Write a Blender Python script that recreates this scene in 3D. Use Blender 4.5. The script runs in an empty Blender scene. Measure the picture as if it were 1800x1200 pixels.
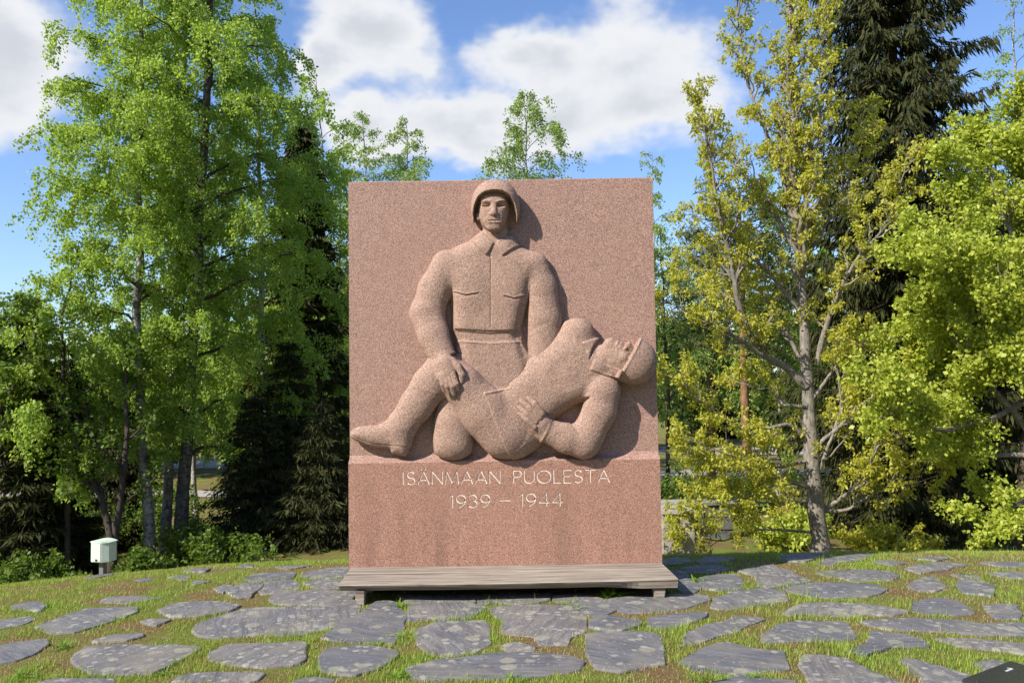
import bpy, bmesh, math, random
import numpy as np
from mathutils import Vector, Matrix, Quaternion, noise as mnoise

# ------------------------------------------------------------------ camera, sky, sun, exposure
scene = bpy.context.scene
FPX, DIST, CAMZ = 1440.0, 6.4, 1.65
PITCH, ROLL = math.atan(0.0467), math.radians(0.85)
CAM = np.array([0.0, -DIST, CAMZ])
_f = np.array([0, math.cos(PITCH), math.sin(PITCH)])
_u0 = np.array([0, -math.sin(PITCH), math.cos(PITCH)])
_r0 = np.array([1.0, 0, 0])
CR = math.cos(ROLL) * _r0 - math.sin(ROLL) * _u0
CU = math.sin(ROLL) * _r0 + math.cos(ROLL) * _u0
cam_data = bpy.data.cameras.new('camera')
cam_data.lens = 36.0 * FPX / 1800.0
cam_data.sensor_width = 36.0
cam_data.clip_end = 2000
cam = bpy.data.objects.new('camera', cam_data)
scene.collection.objects.link(cam)
cam.matrix_world = Matrix(((CR[0], CU[0], -_f[0], CAM[0]), (CR[1], CU[1], -_f[1], CAM[1]),
                           (CR[2], CU[2], -_f[2], CAM[2]), (0, 0, 0, 1)))
scene.camera = cam

SUN_EL = math.radians(40.0)
SUN_AZ = math.radians(36.0)            # light travels towards +x and +y
TRAVEL = Vector((math.cos(SUN_AZ) * math.cos(SUN_EL), math.sin(SUN_AZ) * math.cos(SUN_EL), -math.sin(SUN_EL)))
sun_data = bpy.data.lights.new('sun', 'SUN')
sun_data.energy = 5.0
sun_data.angle = math.radians(0.55)
sun_data.color = (1.0, 0.93, 0.82)
sun = bpy.data.objects.new('sun', sun_data)
scene.collection.objects.link(sun)
sun.location = (-8, -8, 12)
sun.rotation_euler = TRAVEL.to_track_quat('-Z', 'Y').to_euler()

world = bpy.data.worlds.new('World')
scene.world = world
world.use_nodes = True
world.cycles.sampling_method = 'MANUAL'
world.cycles.sample_map_resolution = 256
scene.cycles.max_bounces = 6
scene.cycles.diffuse_bounces = 3
scene.cycles.transmission_bounces = 3
scene.cycles.transparent_max_bounces = 6
scene.cycles.sample_clamp_indirect = 6.0
scene.view_settings.view_transform = 'Standard'
scene.view_settings.look = 'None'
scene.view_settings.exposure = 0.68
scene.view_settings.gamma = 1.0
scene.view_settings.use_curve_mapping = False


def ray(px, py):
    d = _f + CR * ((px - 900) / FPX) - CU * ((py - 600) / FPX)
    return d


def at(px, py, Y):
    """point seen at photo pixel (px, py) on the vertical plane y = Y"""
    d = ray(px, py)
    t = (Y - CAM[1]) / d[1]
    return CAM + d * t


def on_ground(px, py, hf, z0=0.0):
    z = z0
    for _ in range(12):
        d = ray(px, py)
        t = (z - CAM[2]) / d[2]
        p = CAM + d * t
        z = 0.5 * z + 0.5 * hf(p[0], p[1])
    return np.array([p[0], p[1], hf(p[0], p[1])])


def build_world():
    nt = world.node_tree
    nt.nodes.clear()
    N = nt.nodes.new
    L = nt.links.new
    out = N('ShaderNodeOutputWorld')
    bg = N('ShaderNodeBackground')
    sky = N('ShaderNodeTexSky')
    sky.sky_type = 'NISHITA'
    sky.sun_disc = False
    sky.sun_elevation = SUN_EL
    # the sun stands opposite to the direction the light travels
    sx, sy = -TRAVEL.x, -TRAVEL.y
    sky.sun_rotation = math.atan2(sx, sy)
    sky.air_density = 1.0
    sky.dust_density = 0.6
    sky.ozone_density = 1.6
    bg.inputs['Strength'].default_value = SKY_STRENGTH

    def math_(op, a, b=None, clamp=False):
        n = N('ShaderNodeMath')
        n.operation = op
        n.use_clamp = clamp
        for i, v in enumerate((a, b)):
            if v is None:
                continue
            if hasattr(v, 'is_output'):
                L(v, n.inputs[i])
            else:
                n.inputs[i].default_value = v
        return n.outputs[0]
    tc = N('ShaderNodeTexCoord')
    sep = N('ShaderNodeSeparateXYZ')
    L(tc.outputs['Generated'], sep.inputs[0])
    X, Y, Z = sep.outputs
    az = math_('ARCTAN2', X, Y)                 # radians, 0 straight ahead
    el = math_('ARCSINE', Z)
    # clouds live on a flat layer: project the direction on a plane far overhead
    den = math_('ADD', math_('MAXIMUM', Z, 0.0), 0.16)
    cu = math_('DIVIDE', X, den)
    cv = math_('DIVIDE', Y, den)
    comb = N('ShaderNodeCombineXYZ')
    L(az, comb.inputs[0]); L(math_('MULTIPLY', el, 1.5), comb.inputs[1])
    def noise(scale, det, rough, off, vec=None):
        mp = N('ShaderNodeMapping')
        mp.inputs['Location'].default_value = off
        L(vec or comb.outputs[0], mp.inputs[0])
        n = N('ShaderNodeTexNoise')
        n.inputs['Scale'].default_value = scale
        n.inputs['Detail'].default_value = det
        n.inputs['Roughness'].default_value = rough
        L(mp.outputs[0], n.inputs['Vector'])
        return n.outputs['Fac']
    n_edge = noise(4.2, 6, 0.52, (3.1, 1.7, 0.4))
    n_edge2 = noise(15.0, 4, 0.55, (0.3, 7.7, 2.0))
    cv3 = N('ShaderNodeCombineXYZ')
    L(cu, cv3.inputs[0]); L(cv, cv3.inputs[1])
    n_all = noise(0.75, 7, 0.55, (5.2, 0.4, 0.0), cv3.outputs[0])
    def colnoise(scale, off):
        mp = N('ShaderNodeMapping'); mp.inputs['Location'].default_value = off
        L(comb.outputs[0], mp.inputs[0])
        n = N('ShaderNodeTexNoise'); n.inputs['Scale'].default_value = scale; n.inputs['Detail'].default_value = 4
        n.inputs['Roughness'].default_value = 0.6
        L(mp.outputs[0], n.inputs['Vector'])
        s_ = N('ShaderNodeSeparateColor'); L(n.outputs['Color'], s_.inputs[0])
        return s_.outputs
    wx, wy, _w = colnoise(7.0, (1.0, 4.0, 2.0))
    az_w = math_('ADD', az, math_('MULTIPLY', math_('SUBTRACT', wx, 0.5), 0.16))
    el_w = math_('ADD', el, math_('MULTIPLY', math_('SUBTRACT', wy, 0.5), 0.11))
    # the individual cumulus clouds of that day (azimuth, elevation, half width, half height)
    total = None
    for (px, py, hw, hh) in CLOUDS:
        d = ray(px, py)
        d = d / np.linalg.norm(d)
        a0 = math.atan2(d[0], d[1]); e0 = math.asin(d[2])
        da = math_('DIVIDE', math_('SUBTRACT', az_w, a0), hw / FPX)
        de = math_('DIVIDE', math_('SUBTRACT', el_w, e0), hh / FPX)
        q = math_('ADD', math_('MULTIPLY', da, da), math_('MULTIPLY', de, de))
        v = math_('SUBTRACT', 1.0, math_('SQRT', q))
        v = math_('MAXIMUM', v, -2.0)
        total = v if total is None else math_('SMOOTH_MAX', total, v)
        if total.node.operation == 'SMOOTH_MAX':
            total.node.inputs[2].default_value = 0.6
    # outside that part of the sky the same kind of cloud goes on
    far = math_('MULTIPLY', math_('SUBTRACT', n_all, 0.60), 5.0)
    front = math_('MULTIPLY', math_('SUBTRACT', math_('ABSOLUTE', az), 0.75), 4.0, True)
    high = math_('MULTIPLY', math_('SUBTRACT', el, 0.62), 4.0, True)
    outm = math_('MAXIMUM', front, high)
    far = math_('SUBTRACT', far, math_('MULTIPLY', math_('SUBTRACT', 1.0, outm), 3.0))
    body = math_('MAXIMUM', total, far)
    wob = math_('ADD', math_('MULTIPLY', math_('SUBTRACT', n_edge, 0.5), 1.5), math_('MULTIPLY', math_('SUBTRACT', n_edge2, 0.5), 0.55))
    dens = math_('ADD', body, wob)
    mr = N('ShaderNodeMapRange')
    mr.interpolation_type = 'SMOOTHERSTEP'
    L(dens, mr.inputs['Value'])
    mr.inputs['From Min'].default_value = -0.22
    mr.inputs['From Max'].default_value = 0.50
    # cloud colour: white rims, greyer where thick
    mr2 = N('ShaderNodeMapRange')
    mr2.interpolation_type = 'SMOOTHSTEP'
    L(math_('ADD', dens, math_('MULTIPLY', math_('SUBTRACT', n_edge2, 0.5), 0.6)), mr2.inputs['Value'])
    mr2.inputs['From Min'].default_value = 0.30
    mr2.inputs['From Max'].default_value = 1.25
    ccol = N('ShaderNodeMix'); ccol.data_type = 'RGBA'
    L(mr2.outputs[0], ccol.inputs[0])
    k = 1.0 / SKY_STRENGTH
    ccol.inputs[6].default_value = (0.55 * k, 0.56 * k, 0.58 * k, 1)
    ccol.inputs[7].default_value = (0.41 * k, 0.43 * k, 0.475 * k, 1)
    gain = N('ShaderNodeMix'); gain.data_type = 'RGBA'; gain.blend_type = 'MULTIPLY'
    gain.inputs[0].default_value = 1.0
    L(sky.outputs[0], gain.inputs[6])
    gain.inputs[7].default_value = SKY_TINT
    mix = N('ShaderNodeMix'); mix.data_type = 'RGBA'
    L(mr.outputs[0], mix.inputs[0])
    L(gain.outputs[2], mix.inputs[6])
    L(ccol.outputs[2], mix.inputs[7])
    L(mix.outputs[2], bg.inputs['Color'])
    L(bg.outputs[0], out.inputs[0])


SKY_STRENGTH = 0.08
SKY_TINT = (1.20, 1.36, 1.66, 1.0)
CLOUDS = [(1110, 110, 150, 100), (1130, 190, 160, 95), (980, 200, 190, 85), (800, 228, 200, 62), (650, 225, 100, 50),
          (940, 95, 110, 60), (650, 45, 120, 75), (585, 105, 55, 55), (20, 110, 125, 125), (-120, 60, 200, 160)]
build_world()

# ------------------------------------------------------------------ helpers
COL = scene.collection
S = 2.4 / 540.0                       # metres per photo pixel on the granite front


def mesh_obj(name, verts, faces, mat=None, parent=None, smooth=False):
    me = bpy.data.meshes.new(name)
    me.from_pydata([tuple(map(float, v)) for v in verts] if not isinstance(verts, np.ndarray) else verts.tolist(), [], faces if not isinstance(faces, np.ndarray) else faces.tolist())
    return link_mesh(name, me, mat, parent, smooth)


def link_mesh(name, me, mat=None, parent=None, smooth=False):
    if smooth:
        me.polygons.foreach_set('use_smooth', np.ones(len(me.polygons), dtype=bool))
    me.update()
    o = bpy.data.objects.new(name, me)
    if mat:
        for m in (mat if isinstance(mat, (list, tuple)) else [mat]):
            me.materials.append(m)
    COL.objects.link(o)
    if parent:
        o.parent = parent
    return o


def np_mesh(name, V, F, mat=None, parent=None, smooth=False):
    """fast mesh from arrays; every face has the same number of corners"""
    V = np.ascontiguousarray(V, dtype=np.float32); F = np.ascontiguousarray(F, dtype=np.int32)
    n, k = F.shape
    me = bpy.data.meshes.new(name)
    me.vertices.add(len(V)); me.vertices.foreach_set('co', V.ravel())
    me.loops.add(n * k); me.loops.foreach_set('vertex_index', F.ravel())
    me.polygons.add(n)
    me.polygons.foreach_set('loop_start', np.arange(0, n * k, k, dtype=np.int32))
    me.update(calc_edges=True)
    return link_mesh(name, me, mat, parent, smooth)


def empty(name, loc=(0, 0, 0), rz=0.0):
    o = bpy.data.objects.new(name, None)
    COL.objects.link(o)
    o.location = loc
    o.rotation_euler = (0, 0, rz)
    o.empty_display_size = 0.2
    return o


def tag(o, label=None, cat=None, group=None, kind=None):
    if label: o['label'] = label
    if cat: o['category'] = cat
    if group: o['group'] = group
    if kind: o['kind'] = kind
    return o


def bm_obj(name, bm, mat=None, parent=None, smooth=False):
    me = bpy.data.meshes.new(name)
    bm.to_mesh(me); bm.free()
    return link_mesh(name, me, mat, parent, smooth)


class NT:
    """small helper to write node materials"""
    def __init__(self, name):
        self.m = bpy.data.materials.new(name)
        self.m.use_nodes = True
        self.nt = self.m.node_tree
        self.bsdf = self.nt.nodes['Principled BSDF']
        self.tc = self.nt.nodes.new('ShaderNodeTexCoord')

    def n(self, t): return self.nt.nodes.new(t)
    def l(self, a, b): self.nt.links.new(a, b)

    def vec(self, kind='Object', scale=(1, 1, 1), rot=(0, 0, 0)):
        mp = self.n('ShaderNodeMapping')
        mp.inputs['Scale'].default_value = scale
        mp.inputs['Rotation'].default_value = rot
        self.l(self.tc.outputs[kind], mp.inputs[0])
        return mp.outputs[0]

    def noise(self, scale, det=4, rough=0.55, vec=None, dist=0.0, out='Fac'):
        t = self.n('ShaderNodeTexNoise')
        t.inputs['Scale'].default_value = scale
        t.inputs['Detail'].default_value = det
        t.inputs['Roughness'].default_value = rough
        t.inputs['Distortion'].default_value = dist
        self.l(vec or self.tc.outputs['Object'], t.inputs['Vector'])
        return t.outputs[out]

    def voro(self, scale, vec=None, feature='F1', out='Distance', rand=1.0):
        t = self.n('ShaderNodeTexVoronoi')
        t.feature = feature
        t.inputs['Scale'].default_value = scale
        t.inputs['Randomness'].default_value = rand
        self.l(vec or self.tc.outputs['Object'], t.inputs['Vector'])
        return t.outputs[out]

    def ramp(self, fac, stops, interp='LINEAR'):
        r = self.n('ShaderNodeValToRGB')
        r.color_ramp.interpolation = interp
        el = r.color_ramp.elements
        while len(el) < len(stops): el.new(0.5)
        for e, (p, c) in zip(el, stops):
            e.position = p
            e.color = (c, c, c, 1) if not hasattr(c, '__len__') else (*c[:3], 1)
        self.l(fac, r.inputs[0])
        return r.outputs[0]

    def mix(self, fac, a, b, blend='MIX'):
        x = self.n('ShaderNodeMix'); x.data_type = 'RGBA'; x.blend_type = blend
        for sock, v in ((x.inputs[0], fac), (x.inputs[6], a), (x.inputs[7], b)):
            if hasattr(v, 'is_output'): self.l(v, sock)
            elif hasattr(v, '__len__'): sock.default_value = (*v[:3], 1)
            else: sock.default_value = v
        return x.outputs[2]

    def math(self, op, a, b=0.0, clamp=False):
        x = self.n('ShaderNodeMath'); x.operation = op; x.use_clamp = clamp
        for i, v in enumerate((a, b)):
            if hasattr(v, 'is_output'): self.l(v, x.inputs[i])
            else: x.inputs[i].default_value = v
        return x.outputs[0]

    def rand(self):
        return self.n('ShaderNodeObjectInfo').outputs['Random']

    def finish(self, color, rough=0.8, bump=None, bstr=0.3, bdist=0.01, spec=None):
        if hasattr(color, 'is_output'): self.l(color, self.bsdf.inputs['Base Color'])
        else: self.bsdf.inputs['Base Color'].default_value = (*color[:3], 1)
        if hasattr(rough, 'is_output'): self.l(rough, self.bsdf.inputs['Roughness'])
        else: self.bsdf.inputs['Roughness'].default_value = rough
        if spec is not None: self.bsdf.inputs['Specular IOR Level'].default_value = spec
        if bump is not None:
            b = self.n('ShaderNodeBump')
            b.inputs['Strength'].default_value = bstr
            b.inputs['Distance'].default_value = bdist
            self.l(bump, b.inputs['Height'])
            self.l(b.outputs[0], self.bsdf.inputs['Normal'])
        return self.m


# ------------------------------------------------------------------ sculpting by signed distance on a voxel grid
class Sculpt:
    def __init__(self, lo, hi, h):
        self.h = h
        self.ax = [np.arange(lo[i], hi[i] + h, h, dtype=np.float32) for i in range(3)]
        self.F = np.full([len(a) for a in self.ax], 0.5, dtype=np.float32)

    def sub(self, lo, hi):
        sl = []
        for i in range(3):
            a = max(0, int(np.searchsorted(self.ax[i], lo[i])) - 1)
            b = min(len(self.ax[i]), int(np.searchsorted(self.ax[i], hi[i])) + 1)
            sl.append(slice(a, max(b, a + 1)))
        X = self.ax[0][sl[0]][:, None, None]; Y = self.ax[1][sl[1]][None, :, None]; Z = self.ax[2][sl[2]][None, None, :]
        return tuple(sl), X, Y, Z

    def join(self, sl, d, k, op='add'):
        F = self.F[sl]
        d = d.astype(np.float32)
        if op == 'add':
            if k <= 0: self.F[sl] = np.minimum(F, d); return
            hh = np.clip(0.5 + 0.5 * (F - d) / k, 0, 1)
            self.F[sl] = F * (1 - hh) + d * hh - k * hh * (1 - hh)
        else:
            if k <= 0: self.F[sl] = np.maximum(F, -d); return
            hh = np.clip(0.5 - 0.5 * (F + d) / k, 0, 1)
            self.F[sl] = F * (1 - hh) - d * hh + k * hh * (1 - hh)

    def cone(self, a, b, ra, rb, k=0.02, op='add', flat=1.0):
        """round cone from a to b, depth (y) radius scaled by flat"""
        a = np.array(a, float); b = np.array(b, float)
        pad = max(ra, rb) * max(1, flat) + k + 0.03
        sl, X, Y, Z = self.sub(np.minimum(a, b) - pad, np.maximum(a, b) + pad)
        ab = b - a
        abf = ab * np.array([1, 1 / flat, 1]); L2 = float((abf ** 2).sum()) + 1e-9
        px = X - a[0]; py = (Y - a[1]) / flat; pz = Z - a[2]
        t = np.clip((px * abf[0] + py * abf[1] + pz * abf[2]) / L2, 0, 1)
        d = np.sqrt((px - t * abf[0]) ** 2 + (py - t * abf[1]) ** 2 + (pz - t * abf[2]) ** 2) - (ra + (rb - ra) * t)
        self.join(sl, d, k, op)

    def chain(self, pts, k=0.02, op='add', flat=1.0):
        """pts: (px, py, w, r) in photo pixels; w out of the granite face"""
        P = [(P3(p[0], p[1], p[2]), p[3] * S) for p in pts]
        for (a, ra), (b, rb) in zip(P[:-1], P[1:]):
            self.cone(a, b, ra, rb, k, op, flat)

    def ell(self, c, r, axes=None, k=0.02, op='add', cut=None, shell=None, power=2.0):
        """ellipsoid; axes = three world unit vectors, cut = list of (point, normal) keeping the side of the normal"""
        c = np.array(c, float); r = np.array(r, float)
        if axes is None: axes = np.eye(3)
        pad = r.max() + k + 0.03
        sl, X, Y, Z = self.sub(c - pad, c + pad)
        dx, dy, dz = X - c[0], Y - c[1], Z - c[2]
        q = [(dx * a[0] + dy * a[1] + dz * a[2]) for a in axes]
        if power == 2.0:
            k0 = np.sqrt(sum((qi / ri) ** 2 for qi, ri in zip(q, r)))
            k1 = np.sqrt(sum((qi / ri ** 2) ** 2 for qi, ri in zip(q, r))) + 1e-6
            d = k0 * (k0 - 1) / k1
        else:
            k0 = sum(np.abs(qi / ri) ** power for qi, ri in zip(q, r)) ** (1 / power)
            d = (k0 - 1) * r.min()
        if shell: d = np.maximum(d, -(d + shell))
        for (p, n) in (cut or []):
            d = np.maximum(d, -((X - p[0]) * n[0] + (Y - p[1]) * n[1] + (Z - p[2]) * n[2]))
        self.join(sl, d, k, op)

    # --- two-dimensional outlines
    def poly2d(self, pts, w, blur=0.0):
        """signed distance (metres, negative inside) of a photo outline at depth w on the x-z grid"""
        P = np.array([P3(p[0], p[1], w)[[0, 2]] for p in pts])
        X = self.ax[0][:, None]; Z = self.ax[2][None, :]
        d2 = np.full((len(self.ax[0]), len(self.ax[2])), 1e9, dtype=np.float32)
        ins = np.zeros(d2.shape, bool)
        n = len(P)
        for i in range(n):
            a, b = P[i], P[(i + 1) % n]
            e = b - a
            t = np.clip(((X - a[0]) * e[0] + (Z - a[1]) * e[1]) / (e @ e + 1e-12), 0, 1)
            d2 = np.minimum(d2, (X - a[0] - t * e[0]) ** 2 + (Z - a[1] - t * e[1]) ** 2)
            c = (a[1] > Z) != (b[1] > Z)
            if abs(e[1]) > 1e-12:
                ins ^= c & (X < e[0] * (Z - a[1]) / e[1] + a[0])
        d = np.sqrt(d2); d[ins] *= -1
        if blur > 0: d = gauss(d, blur / self.h)
        return d

    def puff(self, pts, w, T, R, k=0.02, op='add', blur=0.012, tilt=(0, 0), ref=None):
        """pillow over an outline: centre depth w px (+tilt px per px from ref), half thickness T px, rim width R px"""
        d = self.poly2d(pts, w + T * 0.5, blur)
        c = np.zeros_like(d) + W2Y(w)
        if ref is not None:
            p = P3(ref[0], ref[1], w)
            c = c - (tilt[0] * (self.ax[0][:, None] - p[0]) + tilt[1] * (self.ax[2][None, :] - p[2]))
        T *= S; R *= S
        near = d < (k + 0.03)
        ix = np.where(near.any(1))[0]; iz = np.where(near.any(0))[0]
        y0, y1 = c[near].min() - T - k - 0.03, c[near].max() + T + k + 0.03
        sl, X, Y, Z = self.sub((self.ax[0][ix[0]], y0, self.ax[2][iz[0]]), (self.ax[0][ix[-1]], y1, self.ax[2][iz[-1]]))
        dd = d[sl[0], sl[2]][:, None, :]; cc = c[sl[0], sl[2]][:, None, :]
        q = np.maximum(0, R + dd) / R
        v = (Y - cc) / T
        m = (np.sqrt(q ** 2 + v ** 2) - 1) * min(R, T)
        self.join(sl, m, k, op)

    def emboss(self, pts, t, soft=1.0, w=35, wmin=None):
        """raise (t>0) or sink the surface inside an outline by t px"""
        d = self.poly2d(pts, w)
        m = np.clip(0.5 - d / (2 * soft * S), 0, 1)
        m = (m * m * (3 - 2 * m) * t * S).astype(np.float32)
        self._off(m, wmin)

    def line(self, pts, t, width=1.2, w=35, wmin=None):
        d2 = None
        X = self.ax[0][:, None]; Z = self.ax[2][None, :]
        P = np.array([P3(p[0], p[1], w)[[0, 2]] for p in pts])
        for a, b in zip(P[:-1], P[1:]):
            e = b - a
            tt = np.clip(((X - a[0]) * e[0] + (Z - a[1]) * e[1]) / (e @ e + 1e-12), 0, 1)
            q = (X - a[0] - tt * e[0]) ** 2 + (Z - a[1] - tt * e[1]) ** 2
            d2 = q if d2 is None else np.minimum(d2, q)
        m = (np.exp(-d2 / (width * S) ** 2) * t * S).astype(np.float32)
        self._off(m, wmin)

    def _off(self, m, wmin):
        if wmin is None:
            self.F -= m[:, None, :]
        else:
            n = int(np.searchsorted(self.ax[1], W2Y(wmin)))
            self.F[:, :n, :] -= m[:, None, :]

    def mesh(self):
        F, h = self.F, self.h
        ins = F < 0
        nx, ny, nz = F.shape
        cnt = np.zeros((nx - 1, ny - 1, nz - 1), np.uint8)
        for i in (0, 1):
            for j in (0, 1):
                for k in (0, 1):
                    cnt += ins[i:nx - 1 + i, j:ny - 1 + j, k:nz - 1 + k]
        act = (cnt > 0) & (cnt < 8)
        I = np.argwhere(act)
        idx = np.full(act.shape, -1, np.int32)
        idx[act] = np.arange(len(I))
        acc = np.zeros((len(I), 3)); num = np.zeros(len(I))
        cor = [(i, j, k) for i in (0, 1) for j in (0, 1) for k in (0, 1)]
        val = {c: F[I[:, 0] + c[0], I[:, 1] + c[1], I[:, 2] + c[2]] for c in cor}
        for a in cor:
            for ax in range(3):
                if a[ax]: continue
                b = list(a); b[ax] = 1; b = tuple(b)
                fa, fb = val[a], val[b]
                m = (fa < 0) != (fb < 0)
                t = np.where(m, fa / np.where(m, fa - fb, 1), 0)
                p = np.tile(np.array(a, float), (len(I), 1)); p[:, ax] += t
                acc[m] += p[m]; num[m] += 1
        V = (I + acc / num[:, None]) * h + np.array([self.ax[0][0], self.ax[1][0], self.ax[2][0]])
        faces = []
        for ax in range(3):
            b, c = (ax + 1) % 3, (ax + 2) % 3
            sl0 = [slice(None)] * 3; sl1 = [slice(None)] * 3
            sl0[ax] = slice(0, -1); sl1[ax] = slice(1, None)
            A = ins[tuple(sl0)]; B = ins[tuple(sl1)]
            E = np.argwhere(A != B)
            ok = (E[:, b] > 0) & (E[:, c] > 0) & (E[:, b] < F.shape[b] - 1) & (E[:, c] < F.shape[c] - 1)
            E = E[ok]
            s = A[E[:, 0], E[:, 1], E[:, 2]]
            q = []
            for (db, dc) in ((-1, -1), (0, -1), (0, 0), (-1, 0)):
                e = E.copy(); e[:, b] += db; e[:, c] += dc
                q.append(idx[e[:, 0], e[:, 1], e[:, 2]])
            q = np.stack(q, 1)
            q[~s] = q[~s][:, ::-1]
            faces.append(q)
        Fa = np.concatenate(faces)
        return V, Fa


def gauss(a, sg):
    r = int(3 * sg + 1)
    k = np.exp(-0.5 * (np.arange(-r, r + 1) / sg) ** 2); k /= k.sum()
    for ax in (0, 1):
        p = np.pad(a, [(r, r) if i == ax else (0, 0) for i in range(2)], mode='edge')
        a = sum(k[i] * (p[i:i + a.shape[0], :] if ax == 0 else p[:, i:i + a.shape[1]]) for i in range(2 * r + 1))
    return a.astype(np.float32)


BACK = 0.06                            # the relief ground lies 6 cm behind the inscription face (y = 0)
def W2Y(w): return BACK - w * S
def flat_k(z):
    """how much the carving is flattened: a relief, not figures in the round"""
    t = np.clip((z - 2.72) / 0.16, 0, 1)
    return 0.60 + (0.58 - 0.60) * t * t * (3 - 2 * t)
def P3(px, py, w):
    k = 0.6
    for _ in range(2):
        p = at(px, py, BACK - w * S * k)
        k = float(flat_k(p[2]))
    return np.array([p[0], W2Y(w), p[2]])
def flatten(V, F):
    """flatten the carving and drop what is buried in the granite"""
    keepf = (V[F][:, :, 1].min(1) < BACK + 0.012)
    F = F[keepf]
    used = np.unique(F); re = np.full(len(V), -1, np.int64); re[used] = np.arange(len(used))
    V = V[used].copy(); F = re[F]
    V[:, 1] = BACK - (BACK - V[:, 1]) * flat_k(V[:, 2])
    return V, F

# ------------------------------------------------------------------ granite
def granite(name, tones, grain=150.0, bump=0.25, lichen=0.0, streak=0.0, rough=0.62):
    t = NT(name)
    v = t.vec('Object')
    big = t.noise(1.6, 4, 0.6, v)
    cell = t.voro(grain, v, out='Color')
    sepc = t.n('ShaderNodeSeparateColor'); t.l(cell, sepc.inputs[0])
    g2 = t.noise(grain * 0.55, 3, 0.7, v)
    base = t.ramp(t.math('ADD', t.math('MULTIPLY', sepc.outputs[0], 0.6), t.math('MULTIPLY', g2, 0.45)),
                  [(0.22, tones[0]), (0.36, tones[1]), (0.62, tones[2]), (0.85, tones[3])])
    # dark mica in loose swarms
    mic = t.ramp(t.math('ADD', t.noise(grain * 0.8, 2, 0.6, v), t.math('MULTIPLY', t.noise(9, 3, 0.6, v), 0.12)), [(0.585, 0.0), (0.66, 1.0)])
    base = t.mix(t.math('MULTIPLY', mic, 0.75), base, tones[0])
    base = t.mix(t.math('MULTIPLY', t.ramp(big, [(0.35, 0.0), (0.7, 1.0)]), 0.28), base, tuple(c * 0.80 for c in tones[2]))
    if lichen:
        ln = t.math('SUBTRACT', t.noise(14, 5, 0.65, v), 0.0)
        lf = t.ramp(ln, [(0.64, 0.0), (0.72, 1.0)])
        base = t.mix(t.math('MULTIPLY', lf, lichen), base, (0.20, 0.185, 0.165))
    if streak:
        sv = t.vec('Object', (4.2, 0.4, 0.28))
        sn = t.ramp(t.noise(1.0, 5, 0.6, sv), [(0.46, 0.0), (0.68, 1.0)])
        sz = t.n('ShaderNodeSeparateXYZ'); t.l(t.tc.outputs['Object'], sz.inputs[0])
        low = t.math('SUBTRACT', 1.15, t.math('MULTIPLY', sz.outputs[2], 1.0), True)
        base = t.mix(t.math('MULTIPLY', t.math('MULTIPLY', sn, low), streak), base, (0.125, 0.072, 0.055))
    bh = t.math('ADD', t.noise(grain * 0.6, 5, 0.7, v), t.math('MULTIPLY', t.noise(38, 3, 0.6, v), 1.6))
    return t.finish(base, t.ramp(g2, [(0.3, rough - 0.1), (0.7, rough + 0.15)]), bh, bump, 0.004, 0.35)


M_SLAB = granite('red_granite_polished', [(0.115, 0.083, 0.073), (0.30, 0.178, 0.138), (0.42, 0.252, 0.197), (0.55, 0.365, 0.295)], 190, 0.10, 0.0, 0.7, 0.42)
M_FIG = granite('red_granite_carved', [(0.13, 0.09, 0.073), (0.31, 0.195, 0.147), (0.395, 0.252, 0.193), (0.53, 0.365, 0.285)], 190, 0.75, 0.4, 0.0, 0.75)
M_CUT = granite('granite_chiselled_letters', [(0.62, 0.51, 0.43), (0.72, 0.60, 0.52), (0.78, 0.67, 0.58), (0.84, 0.73, 0.65)], 120, 0.3, 0.0, 0.0, 0.85)
M_BASE = granite('red_granite_base', [(0.115, 0.075, 0.062), (0.30, 0.16, 0.115), (0.42, 0.228, 0.168), (0.55, 0.335, 0.26)], 190, 0.10, 0.0, 0.5, 0.36)

SL, SR, ZT, ZL, ZB, THICK = -1.285, 1.135, 3.243, 1.025, 0.02, 0.52
memorial = empty('memorial', (-0.07, 0.2, 0.02))
tag(memorial, 'reddish granite war memorial slab with carved helmeted soldier holding a fallen comrade', 'memorial')


def keep(o, parent=memorial):
    """parent while keeping the world coordinates the mesh was made in"""
    o.parent = parent
    o.matrix_parent_inverse = Matrix.Translation(parent_loc(parent)).inverted()
    return o


def parent_loc(p):
    v = Vector(p.location)
    while p.parent: p = p.parent; v += Vector(p.location)
    return v


def build_slab():
    """side profile (y, z): inscription block, sloping ledge, recessed relief ground"""
    prof = [(0.0, ZB), (0.0, ZL - 0.006), (0.004, ZL), (BACK - 0.012, ZL + 0.028), (BACK, ZL + 0.05), (BACK, ZT - 0.006), (BACK + 0.006, ZT), (THICK, ZT), (THICK, ZB)]
    bm = bmesh.new()
    L = [bm.verts.new((SL, y, z)) for y, z in prof]
    R = [bm.verts.new((SR, y, z)) for y, z in prof]
    bm.faces.new(L); bm.faces.new(R[::-1])
    for i in range(len(prof)):
        j = (i + 1) % len(prof)
        f = bm.faces.new((L[j], L[i], R[i], R[j]))
        if i == 0: f.material_index = 2          # the inscription face is polished, the relief ground only honed
    bmesh.ops.recalc_face_normals(bm, faces=bm.faces)
    return bm


# ---- chiselled letters: strokes as polylines on a unit grid (width, height 1)
def arc(cx, cy, rx, ry, a0, a1, n=9):
    return [(cx + rx * math.cos(math.radians(a0 + (a1 - a0) * i / n)), cy + ry * math.sin(math.radians(a0 + (a1 - a0) * i / n))) for i in range(n + 1)]


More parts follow.
